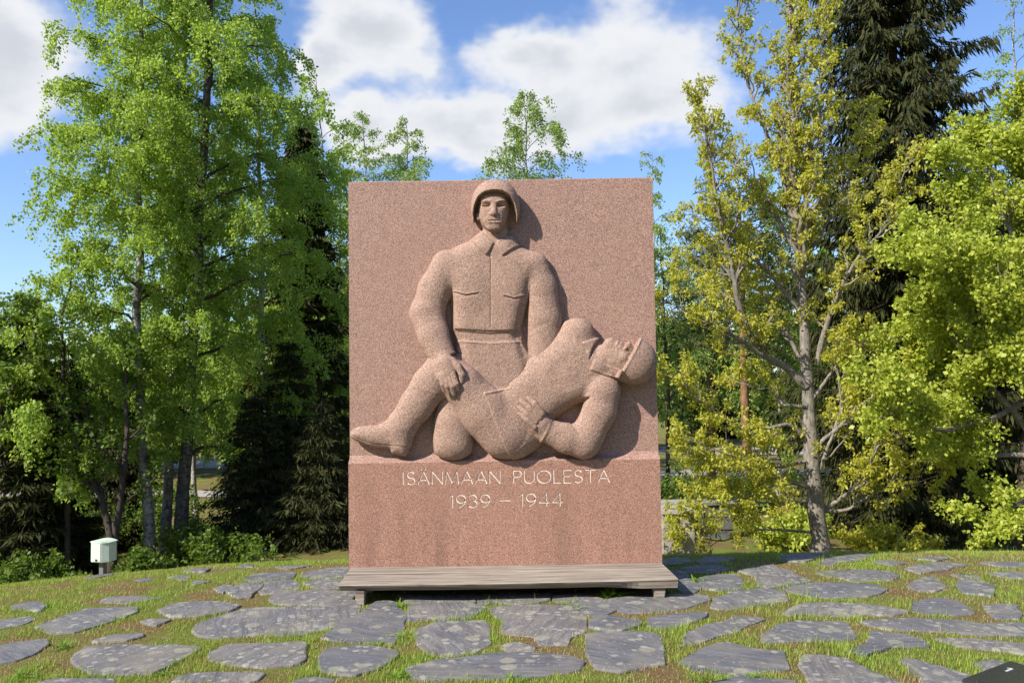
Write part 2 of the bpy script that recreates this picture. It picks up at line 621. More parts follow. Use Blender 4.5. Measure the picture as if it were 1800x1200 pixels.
GLYPH = {
    'I': (0.08, [[(0.04, 0), (0.04, 1)]]),
    'S': (0.60, [arc(0.30, 0.755, 0.24, 0.245, 25, 270, 9)[:-1] + arc(0.30, 0.26, 0.28, 0.26, 90, -150, 9)]),
    'A': (0.80, [[(0.0, 0), (0.40, 1), (0.80, 0)], [(0.14, 0.33), (0.66, 0.33)]]),
    'Ä': (0.80, [[(0.0, 0), (0.40, 1), (0.80, 0)], [(0.14, 0.33), (0.66, 0.33)], [(0.27, 1.14), (0.27, 1.24)], [(0.53, 1.14), (0.53, 1.24)]]),
    'N': (0.74, [[(0.0, 0), (0.0, 1), (0.74, 0), (0.74, 1)]]),
    'M': (0.92, [[(0.0, 0), (0.10, 1), (0.46, 0.08), (0.82, 1), (0.92, 0)]]),
    'P': (0.56, [[(0.0, 0), (0.0, 1), (0.30, 1)] + arc(0.30, 0.745, 0.26, 0.255, 90, -90, 8) + [(0.0, 0.49)]]),
    'U': (0.70, [[(0.0, 1), (0.0, 0.34)] + arc(0.35, 0.34, 0.35, 0.34, 180, 360, 9) + [(0.70, 1)]]),
    'O': (0.98, [arc(0.49, 0.5, 0.49, 0.5, 0, 360, 20)]),
    'L': (0.50, [[(0.0, 1), (0.0, 0), (0.50, 0)]]),
    'E': (0.52, [[(0.52, 1), (0.0, 1), (0.0, 0), (0.52, 0)], [(0.0, 0.51), (0.46, 0.51)]]),
    'T': (0.70, [[(0.0, 1), (0.70, 1)], [(0.35, 1), (0.35, 0)]]),
    '1': (0.18, [[(0.0, 0.86), (0.15, 1), (0.15, 0)]]),
    '9': (0.58, [arc(0.29, 0.69, 0.29, 0.31, 0, 360, 16), arc(0.02, 0.62, 0.56, 0.62, 0, -75, 7)]),
    '3': (0.54, [arc(0.25, 0.76, 0.23, 0.24, 150, -90, 9)[:-1] + arc(0.25, 0.27, 0.28, 0.27, 90, -150, 9)]),
    '4': (0.64, [[(0.50, 0), (0.50, 1), (0.0, 0.27), (0.64, 0.27)]]),
    '-': (0.70, [[(0.0, 0.5), (0.70, 0.5)]]),
}


def stroke_strip(bm, pts, w, y0, y1, h0=0.0):
    """closed groove body along a polyline in the x-z plane between depths y0 (front) and y1 (back)"""
    n = len(pts)
    closed = n > 3 and (abs(pts[0][0] - pts[-1][0]) + abs(pts[0][1] - pts[-1][1])) < 1e-5
    P = [Vector((p[0], p[1])) for p in (pts[:-1] if closed else pts)]
    n = len(P)
    rows = []
    for i, p in enumerate(P):
        a = P[i - 1] if (i > 0 or closed) else None
        b = P[(i + 1) % n] if (i < n - 1 or closed) else None
        d1 = (p - a).normalized() if a is not None else None
        d2 = (b - p).normalized() if b is not None else None
        if d1 is None: d = d2
        elif d2 is None: d = d1
        else: d = (d1 + d2).normalized()
        nrm = Vector((-d.y, d.x))
        m = 1.0
        if d1 is not None and d2 is not None:
            m = min(2.0, 1.0 / max(0.35, abs(nrm.dot(Vector((-d2.y, d2.x))))))
        q = p.copy()
        if not closed and i == 0: q = p - d * w * 0.3
        if not closed and i == n - 1: q = p + d * w * 0.3
        l = q + nrm * w * 0.5 * m; r = q - nrm * w * 0.5 * m
        rows.append([bm.verts.new((l.x, y0, l.y)), bm.verts.new((r.x, y0, r.y)), bm.verts.new((r.x, y1, r.y)), bm.verts.new((l.x, y1, l.y))])
    for i in range(n if closed else n - 1):
        A, B = rows[i], rows[(i + 1) % n]
        for j in range(4):
            k = (j + 1) % 4
            bm.faces.new((A[j], A[k], B[k], B[j]))
    if not closed:
        bm.faces.new(rows[0][::-1]); bm.faces.new(rows[-1])


def text_layout(line, pl, pr, pybase_l, pybase_r, hpx, gap_word=0.95):
    """world x, z base and size for each glyph so that the line spans photo x pl..pr"""
    gap = 0.21
    W = 0; items = []
    for ch in line:
        if ch == ' ': W += gap_word - gap; continue
        items.append((ch, W)); W += GLYPH[ch][0] + gap
    W -= gap
    a = at(pl, pybase_l, 0.0); b = at(pr, pybase_r, 0.0)
    h = hpx * S * 0.99
    k = (b[0] - a[0]) / W
    return [(ch, a[0] + w * k, a[2] + (b[2] - a[2]) * w / W, k, h) for ch, w in items]


slab_me = bpy.data.meshes.new('slab')
_bm = build_slab(); _bm.to_mesh(slab_me); _bm.free()
slab = link_mesh('slab', slab_me, [M_SLAB, M_CUT, M_BASE])
keep(slab)
inscription = empty('inscription', (0, 0, 0))
inscription.parent = memorial
inscription.matrix_parent_inverse = Matrix.Translation(memorial.location).inverted()
cutters = []
lay = text_layout('ISÄNMAAN PUOLESTA', 707, 1071, 851, 847, 22) + text_layout('1939 - 1944', 791, 988, 892, 888, 22, 0.62)
for ch, x0, z0, kx, hh in lay:
    bm = bmesh.new(); bc = bmesh.new()
    for st in GLYPH[ch][1]:
        pts = [(x0 + p[0] * kx, z0 + p[1] * hh) for p in st]
        stroke_strip(bm, pts, 0.0100, 0.0045, 0.012)
    o = bm_obj('letter' if ch.isalpha() else ('dash' if ch == '-' else 'numeral'), bm, M_CUT, None)
    o.parent = inscription
# cut the grooves: each straight piece is a small box; neighbouring pieces go to different cutters so none overlap
groups = [bmesh.new() for _ in range(4)]
for ch, x0, z0, kx, hh in lay:
    for gi, st in enumerate(GLYPH[ch][1]):
        pts = [(x0 + p[0] * kx, z0 + p[1] * hh) for p in st]
        for si, (p, q) in enumerate(zip(pts[:-1], pts[1:])):
            stroke_strip(groups[(si % 2) + 2 * (gi > 0)], [p, q], 0.0104, -0.02, 0.0078)
for b in groups:
    bmesh.ops.recalc_face_normals(b, faces=b.faces)
    me = bpy.data.meshes.new('groove')
    b.to_mesh(me); b.free()
    me.materials.append(M_SLAB); me.materials.append(M_CUT)
    for p in me.polygons: p.material_index = 1
    c = bpy.data.objects.new('groove', me)
    COL.objects.link(c)
    md = slab.modifiers.new('groove', 'BOOLEAN')
    md.operation = 'DIFFERENCE'; md.solver = 'EXACT'; md.use_self = True; md.object = c
    cutters.append(c)
bpy.context.view_layer.update()
dg = bpy.context.evaluated_depsgraph_get()
new_me = bpy.data.meshes.new_from_object(slab.evaluated_get(dg))
slab.modifiers.clear()
slab.data = new_me
for c in cutters: bpy.data.objects.remove(c)


# ---- the kneeling soldier who looks ahead
def uv_dir(du, dv, dw):
    """unit vector for a direction right / down / out of the granite"""
    v = np.array([du, -dw, -dv], float)
    return v / np.linalg.norm(v)


VOX = 0.0063
def sculpt_standing():
    s = Sculpt((-1.0, -0.36, 0.98), (0.50, 0.09, 3.27), VOX)
    # torso and coat skirt
    s.puff([(846, 408), (836, 416), (802, 431), (777, 446), (768, 475), (778, 500), (791, 512), (791, 578), (799, 600), (800, 640), (796, 720), (940, 720),
            (938, 640), (927, 604), (917, 580), (926, 545), (934, 505), (950, 485), (958, 462), (945, 444), (912, 431), (900, 414)], 0, 42, 30, k=0.0, blur=0.012)
    s.ell(P3(832, 500, 22), (32 * S, 22 * S, 52 * S), k=0.07)
    s.ell(P3(893, 500, 22), (32 * S, 22 * S, 52 * S), k=0.07)
    # arms
    s.chain([(784, 464, 14, 25), (764, 508, 15, 28), (751, 549, 20, 30)], k=0.035)
    s.chain([(751, 552, 20, 30), (762, 590, 34, 27), (779, 630, 46, 23)], k=0.03)
    s.chain([(940, 466, 13, 24), (951, 505, 10, 28), (957, 560, 10, 30), (956, 640, 8, 30)], k=0.03)
    # elbow folds
    s.chain([(790, 546, 46, 6), (771, 552, 55, 5), (750, 551, 57, 3)], k=0.022, op='cut')
    s.chain([(930, 578, 36, 3), (960, 568, 46, 3), (990, 562, 40, 2)], k=0.02, op='cut')
    # armpit grooves beside the chest
    s.chain([(792, 500, 46, 4), (793, 545, 42, 5), (797, 590, 40, 4)], k=0.02, op='cut')
    s.chain([(931, 498, 44, 4), (924, 545, 38, 8), (917, 585, 36, 9), (928, 622, 36, 8)], k=0.03, op='cut')
    s.puff([(793, 495), (796, 530), (796, 577), (801, 596), (809, 619), (801, 608), (789, 580), (780, 557), (788, 530)], 52, 48, 5, k=0.012, op='cut', blur=0.004)
    s.puff([(934, 495), (928, 520), (922, 545), (916, 575), (916, 602), (924, 614), (933, 627), (931, 580), (931, 540)], 52, 46, 5, k=0.010, op='cut', blur=0.003)
    # kneeling leg: knee on the ledge
    s.chain([(800, 700, 16, 30), (797, 740, 20, 32), (796, 775, 20, 33)], k=0.02)
    s.puff([(780, 715), (768, 745), (762, 770), (762, 798), (780, 806), (812, 806), (828, 798), (832, 780), (830, 745), (815, 715)], 16, 30, 26, k=0.03)
    # neck
    s.chain([(870, 385, 18, 20), (870, 420, 14, 24)], k=0.02)
    # details on the coat
    s.emboss([(798, 578), (815, 579), (862, 581.5), (900, 580.5), (930, 575), (945, 720), (816, 720), (811, 625), (804, 600)], -3.0, 1.6, w=38, wmin=24)
    s.emboss([(790, 580), (862, 586), (925, 580), (925, 599), (862, 603), (792, 597)], -2.4, 1.2, w=38, wmin=22)
    s.line([(796, 598), (830, 601.5), (870, 602.5), (925, 599)], 1.6, 1.7, w=38, wmin=22)
    s.line([(863, 450), (863, 574)], -1.5, 1.0, w=40, wmin=26)
    for fl in (((799, 511.5), (818, 517.5), (840, 513.5)), ((887, 518.5), (903, 523), (922, 518.5))):
        s.line(fl, 1.9, 1.1, w=38, wmin=22)
        s.line([(p[0] + 0.4, p[1] + 2.4) for p in fl], -2.6, 1.3, w=38, wmin=22)
    # collar
    s.emboss([(842, 400), (854, 414), (868, 427), (866, 433), (855, 449), (843, 438), (826, 421)], 3.4, 0.8, w=34, wmin=4)
    s.emboss([(905, 400), (893, 415), (873, 425), (876, 436), (883, 450.5), (900, 438), (918, 428)], 3.4, 0.8, w=34, wmin=4)
    s.line([(867, 429), (862, 440), (861, 452)], -1.2, 1.2, w=40, wmin=20)
    # the sleeve ends in a clean cuff
    s.puff([(738, 662), (755, 641), (764, 636), (775, 630.5), (789, 622.5), (805, 617), (822, 640), (810, 700), (750, 700)], 72, 62, 3, k=0.004, op='cut', blur=0.0)
    s.line([(755, 640), (764, 635), (775, 629.5), (789, 621.5), (803, 616.5)], 1.0, 1.6, w=56, wmin=30)
    # hand over the knee
    s.chain([(776, 624, 54, 15), (783, 642, 70, 16.5), (787, 657, 74, 15)], k=0.012, flat=0.75)
    s.chain([(768, 642, 66, 8), (775, 662, 73, 9)], k=0.02, flat=0.9)
    for a, b, c, r in (((775, 660), (778, 675), (782, 687), 5.0), ((782, 662), (786, 678), (789.5, 690), 5.4), ((790, 662), (795, 679), (798, 692.5), 5.6), ((796, 658), (802, 674), (805.5, 686), 5.2)):
        s.chain([(a[0], a[1], 80, r), (b[0], b[1], 83, r * 0.94), (c[0], c[1], 75, r * 0.72)], k=0.004)
    s.chain([(795, 634, 70, 7), (806, 646, 77, 5.8), (812, 658, 78, 5.4), (811, 671, 75, 3.8)], k=0.006)
    head_standing(s)
    return s.mesh()


def head_standing(s):
    # the face is cut as a flat front plane with square jaw and steep sides
    s.ell(P3(868, 364, 22), (28 * S, 30 * S, 34 * S), k=0.01)
    s.puff([(844, 338), (840.5, 352), (840, 368), (842, 384), (846, 396), (854, 403.5), (867, 407), (879, 405), (887, 397), (892, 384), (894.5, 368), (894, 352), (890, 338)], 14, 44, 13, k=0.006, blur=0.007)
    s.ell(P3(868, 372, 40), (20 * S, 22 * S, 34 * S), k=0.04)
    # eyes: deep under a straight brow
    for ex, ey in ((854.5, 359.8), (881.5, 359.4)):
        s.puff([(ex - 9, ey - 4.0), (ex, ey - 5.6), (ex + 8.5, ey - 4.6), (ex + 9.5, ey + 0.5), (ex + 5, ey + 4.5), (ex - 5, ey + 4.8), (ex - 9.5, ey + 1.5)], 66, 13, 5, k=0.006, op='cut', blur=0.003)
        s.ell(P3(ex, ey + 0.8, 52), (6.2 * S, 4.5 * S, 2.6 * S), k=0.006)
        s.line([(ex - 6, ey + 1.8), (ex, ey + 2.6), (ex + 6, ey + 1.8)], -1.4, 0.8, w=56, wmin=40)
        s.line([(ex - 8, ey - 5.5), (ex, ey - 7.2), (ex + 8, ey - 6.2)], 1.3, 1.6, w=60, wmin=40)
    # nose: a straight wedge
    s.chain([(867.5, 352, 58, 4.4), (867.8, 364, 64, 4.4), (868, 374, 69, 5.2)], k=0.008)
    s.ell(P3(863, 375.5, 63), (4 * S, 5 * S, 3.0 * S), k=0.008)
    s.ell(P3(873.5, 375.5, 63), (4 * S, 5 * S, 3.0 * S), k=0.008)
    # mouth: a slit with a narrow lower lip, then the chin
    s.ell(P3(868.5, 387.5, 56), (12 * S, 6 * S, 7 * S), k=0.035)
    s.line([(859, 390.8), (868.5, 391.2), (878, 390.8)], 1.5, 1.3, w=62, wmin=45)
    s.line([(858.5, 388.0), (868.5, 387.6), (879, 388.0)], -2.6, 0.9, w=62, wmin=45)
    s.ell(P3(868, 400, 53), (12 * S, 8 * S, 6 * S), k=0.03)
    # ear by the helmet rim
    s.ell(P3(840.5, 381, 34), (3.0 * S, 6 * S, 7 * S), k=0.02)
    # helmet: shell cut open over the face
    h = Sculpt((-0.40, -0.36, 2.70), (0.12, 0.09, 3.27), VOX)
    h.ell(P3(871, 366, 27), (43.0 * S, 55 * S, 51 * S), k=0.0, power=2.2)
    # lower edge: slanting plane, lower towards the nape
    p = P3(871, 398, 30); n = np.array([0, 0.0, 1.0]); n /= np.linalg.norm(n)
    Xs, Ys, Zs = h.ax[0][:, None, None], h.ax[1][None, :, None], h.ax[2][None, None, :]
    h.F = np.maximum(h.F, -((Xs - p[0]) * n[0] + (Ys - p[1]) * n[1] + (Zs - p[2]) * n[2])).astype(np.float32)
    d = h.poly2d([(831, 425), (830.5, 398), (830.5, 374), (833, 361), (840, 347), (852, 339), (869, 336), (885, 338), (897, 345), (905, 357), (910, 374), (911, 398), (911, 425)], 50, 0.006)
    # the hollow narrows towards the head, so the rim stands clear of the face
    hollow = np.maximum(d[:, None, :] + 0.06 * (Ys - W2Y(70)), Ys - W2Y(6)).astype(np.float32)
    h.F = np.maximum(h.F, -hollow).astype(np.float32)
    # rim lip
    # merge into the figure
    off = [int(round((h.ax[i][0] - s.ax[i][0]) / VOX)) for i in range(3)]
    dims = [min(h.F.shape[i], s.F.shape[i] - off[i]) for i in range(3)]
    # resample exactly on the figure's lattice: both lattices share the spacing, shift is below half a voxel
    sl = tuple(slice(off[i], off[i] + dims[i]) for i in range(3))
    s.F[sl] = np.minimum(s.F[sl], h.F[:dims[0], :dims[1], :dims[2]])


# ---- the fallen soldier across his knee
def sculpt_fallen():
    s = Sculpt((-1.34, -0.40, 0.98), (1.20, 0.09, 2.16), VOX)
    # chest and belly
    s.puff([(986, 580), (994, 567), (1008, 562), (1024, 563), (1037, 571), (1047, 590), (1062, 612), (1078, 640), (1092, 664), (1084, 690), (1040, 699),
            (1006, 712), (982, 728), (968, 742), (958, 772), (943, 788), (920, 803), (898, 807), (876, 805), (856, 793), (842, 762), (838, 725), (852, 694),
            (872, 680), (893, 665), (917, 647), (933, 628), (947, 613), (965, 599)], 10, 38, 36, k=0.0, blur=0.012)
    s.ell(P3(1000, 655, 34), (48 * S, 22 * S, 42 * S), axes=[uv_dir(0.75, -0.66, 0), uv_dir(0, 0, 1), uv_dir(0.66, 0.75, 0)], k=0.08)
    s.ell(P3(1016, 583, 20), (24 * S, 24 * S, 20 * S), k=0.04)
    s.ell(P3(900, 745, 34), (42 * S, 26 * S, 52 * S), k=0.06)
    # far thigh
    s.chain([(812, 642, 14, 24), (845, 668, 12, 28), (885, 700, 10, 30)], k=0.02)
    # near thigh and shin
    s.chain([(886, 760, 24, 45), (850, 722, 30, 44), (812, 676, 38, 35), (781, 650, 42, 29)], k=0.035)
    s.chain([(776, 650, 40, 31), (757, 676, 38, 32), (732, 712, 32, 29), (706, 748, 26, 25), (703, 774, 22, 20)], k=0.03)
    # crease between the thighs
    s.line([(806, 624), (833, 647), (867, 677), (875, 685)], -1.8, 1.5, w=52, wmin=22)
    # trouser fold over the boot top
    s.line([(712, 668), (735, 682), (770, 692)], 0.9, 2.2, w=55, wmin=20)
    # boot
    s.puff([(697, 718), (682, 737), (664, 746), (634, 749), (621, 752.5), (614, 760), (614, 768), (624, 775), (650, 785), (686, 789), (687.5, 797), (713, 803.5), (721, 786), (729, 757), (738, 730)], 20, 23, 20, k=0.03, blur=0.006)
    s.line([(616, 764), (636, 774), (655, 780), (690, 783), (719, 787)], -1.4, 0.8, w=40, wmin=15)
    # tunic hem and its open corner
    s.emboss([(851, 690), (875, 686), (897, 682), (893, 662), (925, 610), (960, 545), (1200, 545), (1200, 700), (1110, 720), (960, 830), (900, 809), (889, 786), (873, 747), (860, 710)], 2.6, 0.8, w=50, wmin=12)
    s.line([(853, 691), (873, 687), (897, 682)], 2.2, 1.4, w=52, wmin=12)
    s.line([(864, 656), (868, 664), (862, 671)], 0.8, 1.8, w=40, wmin=12)
    # folds of the waist
    s.chain([(888, 668, 44, 4), (905, 662, 44, 3)], k=0.02, op='cut')
    # near arm
    s.chain([(1058, 688, 34, 33), (1054, 722, 36, 29), (1034, 762, 34, 28), (1026, 776, 32, 29)], k=0.03)
    s.chain([(1026, 776, 32, 29), (996, 770, 38, 26), (962, 757, 44, 21)], k=0.025)
    # hollow between ribs and arm
    s.puff([(968, 737), (985, 722), (1003, 708), (1022, 700), (1040, 697), (1024, 722), (1009, 746), (990, 743)], 58, 36, 12, k=0.015, op='cut', blur=0.005)
    s.line([(1006, 746), (1014, 756), (1020, 764)], -1.8, 1.2, w=60, wmin=30)
    # cuff rim
    s.line([(970, 737), (964, 752), (957, 766), (951, 777)], 2.8, 2.2, w=58, wmin=10)
    # hand on the belly
    s.chain([(962, 757, 52, 17), (950, 744, 58, 17), (938, 733, 58, 14)], k=0.02, flat=0.65)
    for a, b, c, r in (((953, 726), (940, 709), (928, 699.5), 5.6), ((948, 733), (931, 717), (916.5, 704.5), 5.8), ((942, 740), (926, 727), (913, 716), 5.6), ((940, 750), (926, 738), (913.5, 727), 5.0)):
        s.chain([(a[0], a[1], 68, r), (b[0], b[1], 71, r * 0.92), (c[0], c[1], 65, r * 0.7)], k=0.003)
    # neck
    s.chain([(1042, 648, 30, 24), (1066, 628, 34, 23)], k=0.02)
    head_fallen(s)
    # collar wings
    s.emboss([(1023, 602.5), (1040, 597), (1058, 592), (1047, 604), (1040, 614), (1036, 626), (1030, 610)], 4.5, 0.7, w=44, wmin=10)
    s.line([(1036, 628), (1022, 628), (1010, 633)], 2.0, 1.6, w=50, wmin=14)
    s.line([(1057, 594), (1046, 606), (1040, 618), (1037, 630)], -3.5, 1.6, w=50, wmin=14)
    s.emboss([(1046, 630.5), (1064, 640), (1081, 647), (1093, 651), (1085, 665), (1060, 658), (1037, 650)], 5.0, 0.7, w=48, wmin=8)
    return s.mesh()


def head_fallen(s):
    up = uv_dir(0.84, 0.54, 0.0)           # towards the crown
    fr = uv_dir(0.40, -0.62, 0.67)         # where the face looks: up and a little to the viewer
    fr = fr - up * float(fr @ up); fr /= np.linalg.norm(fr)
    sd = np.cross(up, fr)
    c = P3(1089, 632, 34)
    M = lambda a, b, d: c + up * (a * S) + fr * (b * S) + sd * (d * S)
    s.ell(c, (40 * S, 32 * S, 28 * S), axes=[up, fr, sd], k=0.015)
    # jaw and chin
    s.cone(M(-12, 4, 0), M(-28, 17, 0), 24 * S, 12 * S, 0.03)
    s.cone(M(-10, -2, 14), M(-26, 14, 5), 13 * S, 8 * S, 0.025)
    s.cone(M(-10, -2, -14), M(-26, 14, -5), 13 * S, 8 * S, 0.025)
    s.ell(M(-30, 21, 0), (7 * S, 8 * S, 9 * S), axes=[up, fr, sd], k=0.02)
    # cheekbones, sockets, brow
    for d in (-1, 1):
        s.ell(M(2, 22, 15 * d), (7 * S, 7 * S, 7 * S), axes=[up, fr, sd], k=0.025)
        s.ell(M(12, 33, 12 * d), (5 * S, 8 * S, 8 * S), axes=[up, fr, sd], k=0.012, op='cut')
        s.ell(M(11, 25, 12 * d), (3 * S, 4 * S, 6 * S), axes=[up, fr, sd], k=0.006)
        s.cone(M(17, 29, 3 * d), M(17, 24, 20 * d), 3.4 * S, 2.6 * S, 0.012)
    # nose and mouth
    s.cone(M(16, 30, 0), M(-2, 39, 0), 3.8 * S, 5.0 * S, 0.010)
    for d in (-1, 1): s.ell(M(-3, 34, 5.5 * d), (3.2 * S, 4.5 * S, 4 * S), axes=[up, fr, sd], k=0.008)
    s.ell(M(-13, 27, 0), (5 * S, 6 * S, 10 * S), axes=[up, fr, sd], k=0.015)
    s.ell(M(-19, 27, 0), (3 * S, 6 * S, 8.5 * S), axes=[up, fr, sd], k=0.010)
    s.cone(M(-16, 33, -9), M(-16, 33, 9), 1.2 * S, 1.2 * S, 0.006, 'cut')
    # ear on the viewer's side
    e = sd if sd[1] < 0 else -sd
    ce = c + up * (2 * S) - fr * (7 * S) + e * (27 * S)
    s.ell(ce, (8.5 * S, 6.5 * S, 4.0 * S), axes=[up, fr, e], k=0.006)
    s.ell(ce + e * (4 * S), (5 * S, 3.5 * S, 3.0 * S), axes=[up, fr, e], k=0.006, op='cut')
    # helmet
    hp = P3(1105, 630, 32)
    hu = uv_dir(0.87, 0.50, 0.0); hs = uv_dir(-0.50, 0.87, 0.0); ho = uv_dir(0, 0, 1)
    s.ell(hp, (50 * S, 42.5 * S, 42 * S), axes=[hu, hs, ho], k=0.0, power=2.25, cut=[(hp, hu)])
    # rim lip: a flat ring just in front of the opening
    s.ell(hp + hu * (1.5 * S), (3.2 * S, 42.5 * S, 42.5 * S), axes=[hu, hs, ho], k=0.004, power=2.6, cut=[(hp - hu * (2.0 * S), hu)])


V_, F_ = sculpt_standing()
fig = np_mesh('kneeling_soldier', *flatten(V_, F_), M_FIG, None, True); keep(fig)
fig['label'] = 'carved helmeted soldier in a tunic looking straight ahead'
V_, F_ = sculpt_fallen()
fig = np_mesh('fallen_soldier', *flatten(V_, F_), M_FIG, None, True); keep(fig)
fig['label'] = 'carved fallen soldier lying back with his helmeted head hanging'

# ------------------------------------------------------------------ ground, paving
rng = np.random.default_rng(11)
random.seed(5)


def hf(x, y):
    """height of the mound and of the lower ground behind it"""
    t = max(0.0, y + 0.5)
    if t < 4.6: z = 0.06 - 0.035 * t * t
    else: z = 0.06 - 0.035 * 4.6 * 4.6 - 0.85 * (1 - math.exp(-(t - 4.6) * 0.38))
    lx = max(0.0, -(x + 1.1)); rx = max(0.0, x - 2.5)
    z -= 0.0115 * min(lx, 6.0) ** 2 + 0.003 * min(rx, 8) ** 2
    z += 0.018 * mnoise.noise((x * 0.55, y * 0.55, 3.0)) + 0.007 * mnoise.noise((x * 2.1, y * 2.1, 7.0))
    return z


def make_ground():
    xs = np.concatenate([np.linspace(-400, -14, 16), np.linspace(-13, -6, 29), np.linspace(-5.9, 7.0, 173), np.linspace(7.2, 14, 29), np.linspace(15, 400, 16)])
    ys = np.concatenate([np.linspace(-30, -3.2, 10), np.linspace(-3.1, 5.0, 131), np.linspace(5.2, 14, 34), np.linspace(15, 60, 24), np.linspace(70, 600, 14)])
    V = np.array([(x, y, hf(x, y)) for y in ys for x in xs])
    nx = len(xs)
    F = np.array([(j * nx + i, j * nx + i + 1, (j + 1) * nx + i + 1, (j + 1) * nx + i) for j in range(len(ys) - 1) for i in range(nx - 1)])
    t = NT('lawn_soil')
    v = t.vec('Object')
    g = t.ramp(t.noise(38, 6, 0.7, v), [(0.25, (0.07, 0.095, 0.018)), (0.5, (0.155, 0.205, 0.034)), (0.78, (0.25, 0.30, 0.06))])
    d = t.ramp(t.noise(60, 5, 0.75, v), [(0.25, (0.07, 0.042, 0.02)), (0.5, (0.19, 0.125, 0.06)), (0.8, (0.33, 0.24, 0.13))])
    m = t.ramp(t.noise(1.5, 5, 0.65, v), [(0.40, 0.0), (0.58, 1.0)])
    o = np_mesh('ground', V, F, t.finish(t.mix(m, g, d), 0.95, t.noise(90, 5, 0.75, v), 0.8, 0.03, 0.1), None, True)
    return tag(o, kind='structure')


make_ground()

